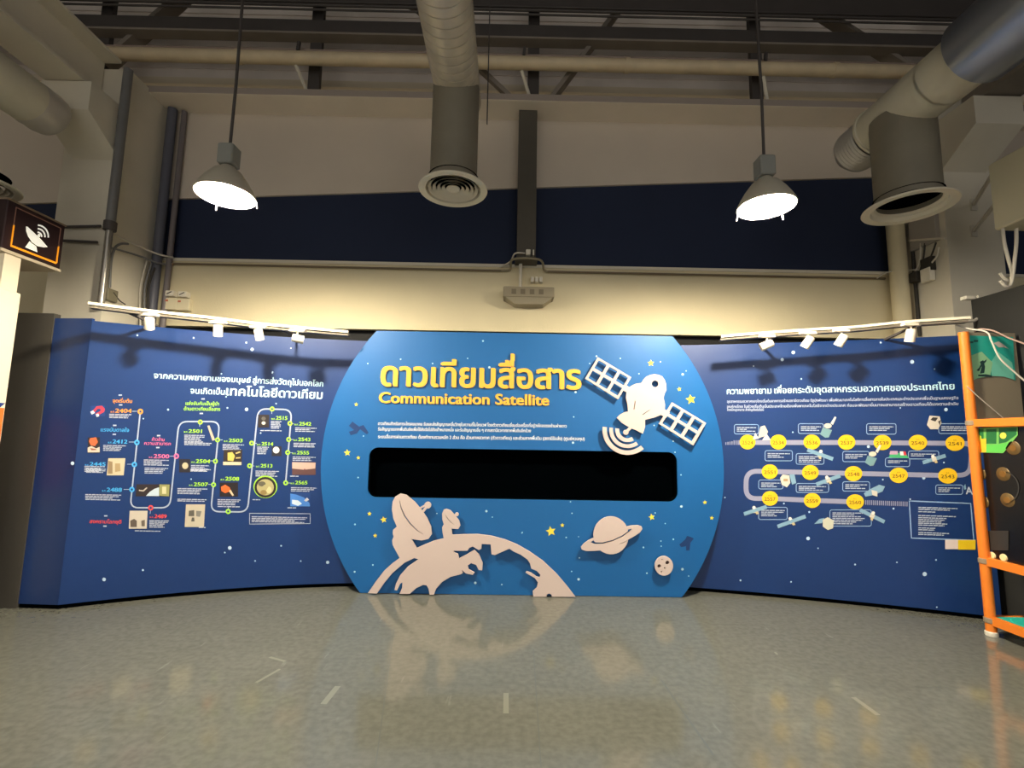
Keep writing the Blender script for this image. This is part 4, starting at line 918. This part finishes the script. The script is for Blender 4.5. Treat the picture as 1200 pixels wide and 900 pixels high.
for i, P in enumerate(([(1079, 285), (1078, 305), (1072, 320), (1070, 326)], [(1084, 285), (1082, 303), (1078, 318), (1073, 324)], [(1097, 284), (1092, 298), (1084, 314), (1075, 322)], [(1100, 290), (1098, 300), (1090, 310)])):
    pipe('cable', [atX(x, y, 4.455) for x, y in P], .009, (CABLE, CABLED, CABLED, CABLE)[i], ('white lead furthest left below the pale cable box', 'dark lead second from left below the pale cable box', 'dark lead crossing to the socket below the pale cable box', 'short white lead furthest right below the pale cable box')[i], 'cable', 6)
xbox('socket_box', 1084, 305, 1098, 316, 4.5, .06, CABLED, 'black socket box on the inner face of right column', 'socket')
xbox('camera_box', 1073, 321, 1083, 329, 4.48, .08, CABLED, 'small black camera box beside the white bracket on right column', 'camera')
xbox('bracket', 1084, 317, 1097, 328, 4.49, .06, WHPL, 'white bracket under the black socket box on right column', 'bracket')
pipe('cable', [(4.2, 5.16, 3.33), atY(1040, 319, 5.05), atX(1060, 317, 4.42), atX(1076, 316, 4.45)], .007, CABLE, 'thin pale cable crossing the fat cream downpipe', 'cable')
# enclosure on the far right
q = empty('enclosure', (4.45, 3.9, 3.3), 'large beige metal enclosure at the right edge above the partition', 'enclosure')
MB().box(4.24, 4.8, 3.55, 3.9, 3.32, 3.93, .012).build('enclosure_body', BEIGEB, q)
MB().box(4.255, 4.79, 3.54, 3.56, 3.34, 3.91, .006).build('enclosure_door', BEIGEB, q)
for i, yy in enumerate((240, 271)):
    a = atY(1141, yy, YC-.01); MB().bar(a, (4.32, 3.9, a.z-.02), .025, .025).build('support_arm', CABLE, q)
    MB().box(a.x-.03, a.x+.03, YC-.02, YC, a.z-.06, a.z+.06).build('arm_plate', CABLE, q)
pipe('cable', [atY(x, y, 3.84) for x, y in ((1175, 268), (1177, 285), (1182, 305), (1186, 320), (1184, 328), (1178, 327), (1172, 320))], .013, CABLE, 'left looping white cable hanging under the beige enclosure', 'cable')
pipe('cable', [atY(x, y, 3.80) for x, y in ((1191, 268), (1191, 285), (1189, 305), (1187, 322), (1184, 334), (1178, 335), (1172, 329))], .013, CABLE, 'right looping white cable hanging under the beige enclosure', 'cable')
# charcoal partitions
struct('wall_partition_right', MB().box(4.2, 4.3, 1.2, 4.12, 0, 2.76), mat('charcoal_right', (34, 34, 33), .65, noise=.1, nscale=2))
struct('wall_partition_left', MB().box(-5.6, -3.97, 4.04, 4.10, 0, 2.46), DKPART)
pipe('cable', [atY(1146, 347, 4.12), atY(1146, 360, 4.1), atY(1148, 368, 4.1), atY(1143, 375, 4.08), atY(1131, 377, 4.05), atY(1112, 375, 3.98)], .012, CABLE, 'white cable bending down from the partition corner to the right track', 'cable')
tag(MB().box(4.12, 4.2, 4.08, 4.14, 2.76, 2.79, .003).build('cable_clamp', WHPL), 'white cable clamp on the corner of the right partition', 'clamp')

# ------------------------------------------------------------------ orange shelf frame with display boards
XF = 3.74; YF = 3.756
fr = empty('exhibit_stand', (XF, YF, 0), 'orange tubular exhibit stand at the right edge with teal poster on top', 'stand')
def post(x, y, name='post'):
    MB().tube([(x, y, .02), (x, y, 2.37)], .034, 16).build(name, ORANGE, fr)
    MB().lathe([(.038, 0), (.040, .004), (.040, .03), (.034, .034)], (x, y, 0), 20).build('foot', WHPL, fr)
for x, y in ((XF, YF), (XF, 2.55)): post(x, y)
for z in (.115, .555, 1.625):
    MB().bar((XF, YF, z), (XF, 2.55, z), .04, .06).build('rail', ORANGE, fr)
    MB().bar((XF, YF, z), (4.2, YF, z), .04, .06).build('rail', ORANGE, fr)
    MB().lathe([(.036, -.02), (.040, -.016), (.040, .016), (.036, .02)], (XF, YF, z), 20).build('joint_collar', mat('grey_collar', (150, 132, 110), .4), fr)
MB().box(XF+.02, XF+.38, 2.57, YF-.02, .13, .145).build('shelf', TEAL, fr)
MB().box(XF+.02, XF+.38, 2.57, YF-.02, .56, .575).build('shelf', mat('dark_shelf', (60, 52, 46), .5), fr)
FB = Flat(YF-.01)
bd = fr
a = FB.hit(1131, 391); b = FB.hit(1198, 494)
MB().box(XF+.035, XF+.42, YF-.008, YF+.006, 1.655, 2.37).build('backing_board', mat('grey_brown_board', (140, 130, 112), .55), bd)
o = MB(); arc = [(1190, 446), (1184, 443.5), (1176, 441.5), (1165, 440.5), (1153, 441.5), (1144, 444), (1135, 448)]
poly(o, FB, [[(1132, 393), (1187, 395), (1190, 446)]+arc[1:]], .001); po = o.build('teal_poster', TEAL, bd)
for rgb, P in (((150, 206, 160), [(1135, 448), (1134, 418), (1150, 412), (1163, 425), (1160, 440.8), (1146, 443)]), ((120, 210, 190), [(1162, 440.6), (1160, 426), (1169, 412), (1186, 425), (1188, 445), (1176, 441.5)]), ((20, 150, 138), [(1168, 420), (1180, 418), (1186, 440), (1184, 443), (1170, 436)])):
    o = MB(); poly(o, FB, [P], .0016+rgb[0]*.000005); o.build('printed_shape', pmat(rgb), po)
for k, P in enumerate(([(1146, 441), (1146, 439), (1155, 438.5), (1162, 440), (1162, 442)], [(1148, 438), (1150, 430), (1148, 424), (1152, 422), (1154, 430), (1153, 437)], [(1144, 434), (1147, 431), (1149, 427), (1150, 429), (1147, 435)], [(1150, 425), (1156, 421), (1155, 424), (1152, 427)])):
    o = MB(); poly(o, FB, [P], .0026+.0002*k); o.build('printed_shape', pmat((24, 60, 62)), po)
o = MB(); body_lines(o, FB, 1135, 400, 1146, 1, 3, 2.2, -.25, 5); o.build('printed_shape', pmat((24, 80, 80)), po)
o = MB(); poly(o, FB, [[(1164, 402), (1170, 400), (1176, 404), (1182, 409), (1176, 407), (1170, 407)]], .0022); o.build('printed_shape', pmat((206, 196, 190)), po)
# dark glazed panel facing the aisle
FX = FlatX(XF+.03)
gp = fr
MB().box(XF+.032, XF+.05, 2.57, YF-.036, .59, 1.59).build('dark_sheet', mat('dark_gloss', (20, 19, 18), .25), gp)
q = MB(); poly(q, FX, [[(1139, 502), (1193, 500), (1193, 510), (1176, 531), (1140, 530)]], .002); q = q.build('green_print', pmat((110, 180, 90)), gp)
for rgb, P in (((30, 110, 60), [(1141, 503), (1153, 502.5), (1153, 516), (1141, 516)]), ((240, 186, 50), [(1141, 515), (1156, 514), (1156, 530), (1141, 530)]), ((30, 104, 56), [(1156, 503), (1168, 502.5), (1168, 520), (1156, 520)]), ((30, 104, 56), [(1171, 502), (1192, 501), (1192, 509), (1180, 518), (1171, 520)]), ((90, 190, 80), [(1156, 521), (1170, 521), (1183, 518), (1176, 530), (1156, 530)]), ((240, 200, 70), circ(1161, 512, 4.5, n=12)), ((240, 210, 80), circ(1176, 510.5, 3.8, n=12)), ((236, 204, 90), circ(1189, 504.5, 3.2, n=12)), ((190, 214, 60), circ(1147, 513, 3.6, n=12))):
    o = MB(); poly(o, FX, [P], .0028+random.random()*.0004); o.build('printed_shape', pmat(rgb), q)
for x, y in ((1147.5, 555.5), (1175.5, 555.5), (1151, 588), (1180.5, 586), (1187, 525)):
    c_ = FX.pos(*FX.hit(x, y), .004)
    MB().lathe([(.0001, 0), (.048, 0), (.052, .003), (.052, .01)], (XF+.028, c_.y, c_.z), 20, axis=(1, 0, 0)).build('brass_disc', mat('brass_disc', (104, 82, 46), .4, metal=.2), gp)
    MB().lathe([(.0001, -.002), (.024, -.002), (.026, .002)], (XF+.028, c_.y, c_.z), 16, axis=(1, 0, 0)).build('brass_boss', mat('brass_boss', (120, 84, 34), .4), gp)
for x, y in ((1162.5, 651), (1176, 653.5)):
    c_ = FX.hit(x, y); MB().lathe([(.0001, -.004), (.024, -.004), (.028, .004)], (XF+.028, c_[0], c_[1]), 16, axis=(1, 0, 0)).build('button', mat('ivory_button', (236, 220, 170), .4), gp)
o = MB(); quad(o, FX, 1157, 622, 1182, 645, .002); o.build('printed_plate', pmat((48, 46, 44)), gp)
o = MB(); ribbon(o, FX, circ(1176, 572, 18, 19, n=18, a0=-80, a1=80), 1.4, .002); o.build('printed_arc', pmat((50, 49, 48)), gp)
# loose cables over the frame
def ck(name_label, P, r=.0065, m=CABLE): pipe('cable', [atY(x, y, Y) for x, y, Y in P], r, m, name_label, 'cable', 8)
ck('white cable sagging from the track over the teal poster', [(1112, 378, 3.95), (1135, 385, 3.85), (1156, 389, 3.73), (1162, 400, 3.71), (1172, 420, 3.70), (1190, 437, 3.68), (1204, 449, 3.66)])
ck('pinkish cable draped across the top of the orange frame to the right', [(1142, 388, 3.83), (1150, 385.5, 3.79), (1165, 388, 3.72), (1182, 396, 3.68), (1204, 404, 3.62)], .006, mat('pink_cable', (206, 172, 160), .5))
ck('tight white cord slanting across the grey board below poster', [(1133.5, 453, 3.715), (1150, 468, 3.715), (1178, 492, 3.72)], .004)

# ------------------------------------------------------------------ left pillar and hanging sign
pil = empty('sign_pillar', (-4.25, 3.8, 0), 'white square pillar at the left edge carrying the dish sign', 'pillar')
MB().box(-4.6, -4.1, 3.70, 3.87, 0, 2.58, .006).build('pillar_shaft', mat('cream_white_laminate', (240, 228, 206), .4), pil)
MB().box(-4.6, -4.12, 3.72, 3.85, 2.575, 2.88).build('pillar_neck', _M['cream_white_laminate'], pil)
SX = FlatX(-4.1)
o = MB(); o.add([(-4.098, 3.71, 0.9), (-4.098, 3.86, .9), (-4.098, 3.86, 1.62), (-4.098, 3.71, 1.62)], [(0, 1, 2, 3)]); q = o.build('pillar_poster', pmat((238, 120, 50)), pil)
o = MB(); o.add([(-4.097, 3.71, 1.66), (-4.097, 3.86, 1.66), (-4.097, 3.71, 1.50)], [(0, 1, 2)]); o.build('printed_shape', pmat((20, 50, 130)), q)
sg = empty('hanging_sign', (-4.4, 3.9, 2.88), 'dark maroon box sign with white dish symbol at the left edge', 'sign')
MB().box(-4.8, -4.1, 3.67, 4.17, 2.90, 3.315, .006).build('sign_box', SIGNB, sg)
MB().box(-4.8, -4.095, 3.665, 4.175, 2.878, 2.902).build('sign_base', mat('sign_base', (214, 200, 176), .5), sg)
MB().box(-4.8, -4.095, 3.665, 4.175, 3.31, 3.325).build('sign_top_edge', mat('sign_edge', (150, 132, 112), .4), sg)
SX = FlatX(-4.1)
o = MB(); 
def ln(mb, y0, z0, y1, z1, wd): mb.bar((-4.097, y0, z0), (-4.097, y1, z1), .006, wd, up=(1, 0, 0))
o.bar((-4.098, 3.735, 2.945), (-4.098, 4.125, 2.945), .004, .016); o.bar((-4.098, 3.735, 2.945), (-4.098, 3.735, 3.12), .016, .004); o.bar((-4.098, 4.125, 2.945), (-4.098, 4.125, 3.10), .016, .004)
o.build('sign_outline', mat('sign_orange', (244, 150, 30), .4, emit=.5), sg)
o = MB(); o.bar((-4.098, 3.735, 3.275), (-4.098, 4.125, 3.275), .004, .008); o.bar((-4.098, 3.735, 3.12), (-4.098, 3.735, 3.275), .008, .004); o.bar((-4.098, 4.125, 3.10), (-4.098, 4.125, 3.275), .008, .004)
o.build('sign_outline', mat('sign_brown', (150, 112, 100), .4), sg)
SL = mat('sign_white', (246, 244, 232), .4, emit=.35)
def sgp(pts): return [(p[0]/6.925, 200+p[1]/6.925) for p in pts]
class SignFace(FlatX):
    def pos(s, a, b, off): return Vector((s.X+off, a, b))
SF = SignFace(-4.1)
o = MB(); poly(o, SF, [sgp([(207,452),(220,455),(245,478),(285,515),(330,558),(383,620),(350,622),(300,612),(255,580),(222,530),(208,485)])], .004); o.build('sign_dish', SL, sg)
o = MB(); poly(o, SF, [sgp([(236,572),(255,590),(290,612),(300,662),(200,622)])], .004); poly(o, SF, [sgp(circ(312, 527, 12, 15, n=10))], .0045); o.build('sign_dish_foot', SL, sg)
for k, r in enumerate((38, 64, 90)):
    o = MB(); arc1 = circ(300, 535, r*1.05, r*1.1, n=12, a0=-88, a1=5); arc2 = circ(300, 535, (r-11)*1.05, (r-11)*1.1, n=12, a0=-88, a1=5)
    poly(o, SF, [sgp(arc1+arc2[::-1])], .004); o.build('sign_wave', SL, sg)
# small black pipe stubs on the left column face
pipe('pipe_stub', [atY(73, 266, 4.56), atY(118, 265, 4.56)], .014, DARKST, 'upper dark horizontal pipe on the face of left column', 'pipe')
pipe('pipe_stub', [atY(73, 282, 4.56), atY(114, 284, 4.56)], .014, DARKST, 'lower dark horizontal pipe on the face of left column', 'pipe')
MBx = [o_ for o_ in bpy.data.objects if o_.name.startswith('pipe_stub')]
for o_ in MBx: o_.name = o_.name.replace('pipe_stub', 'wall_pipe')
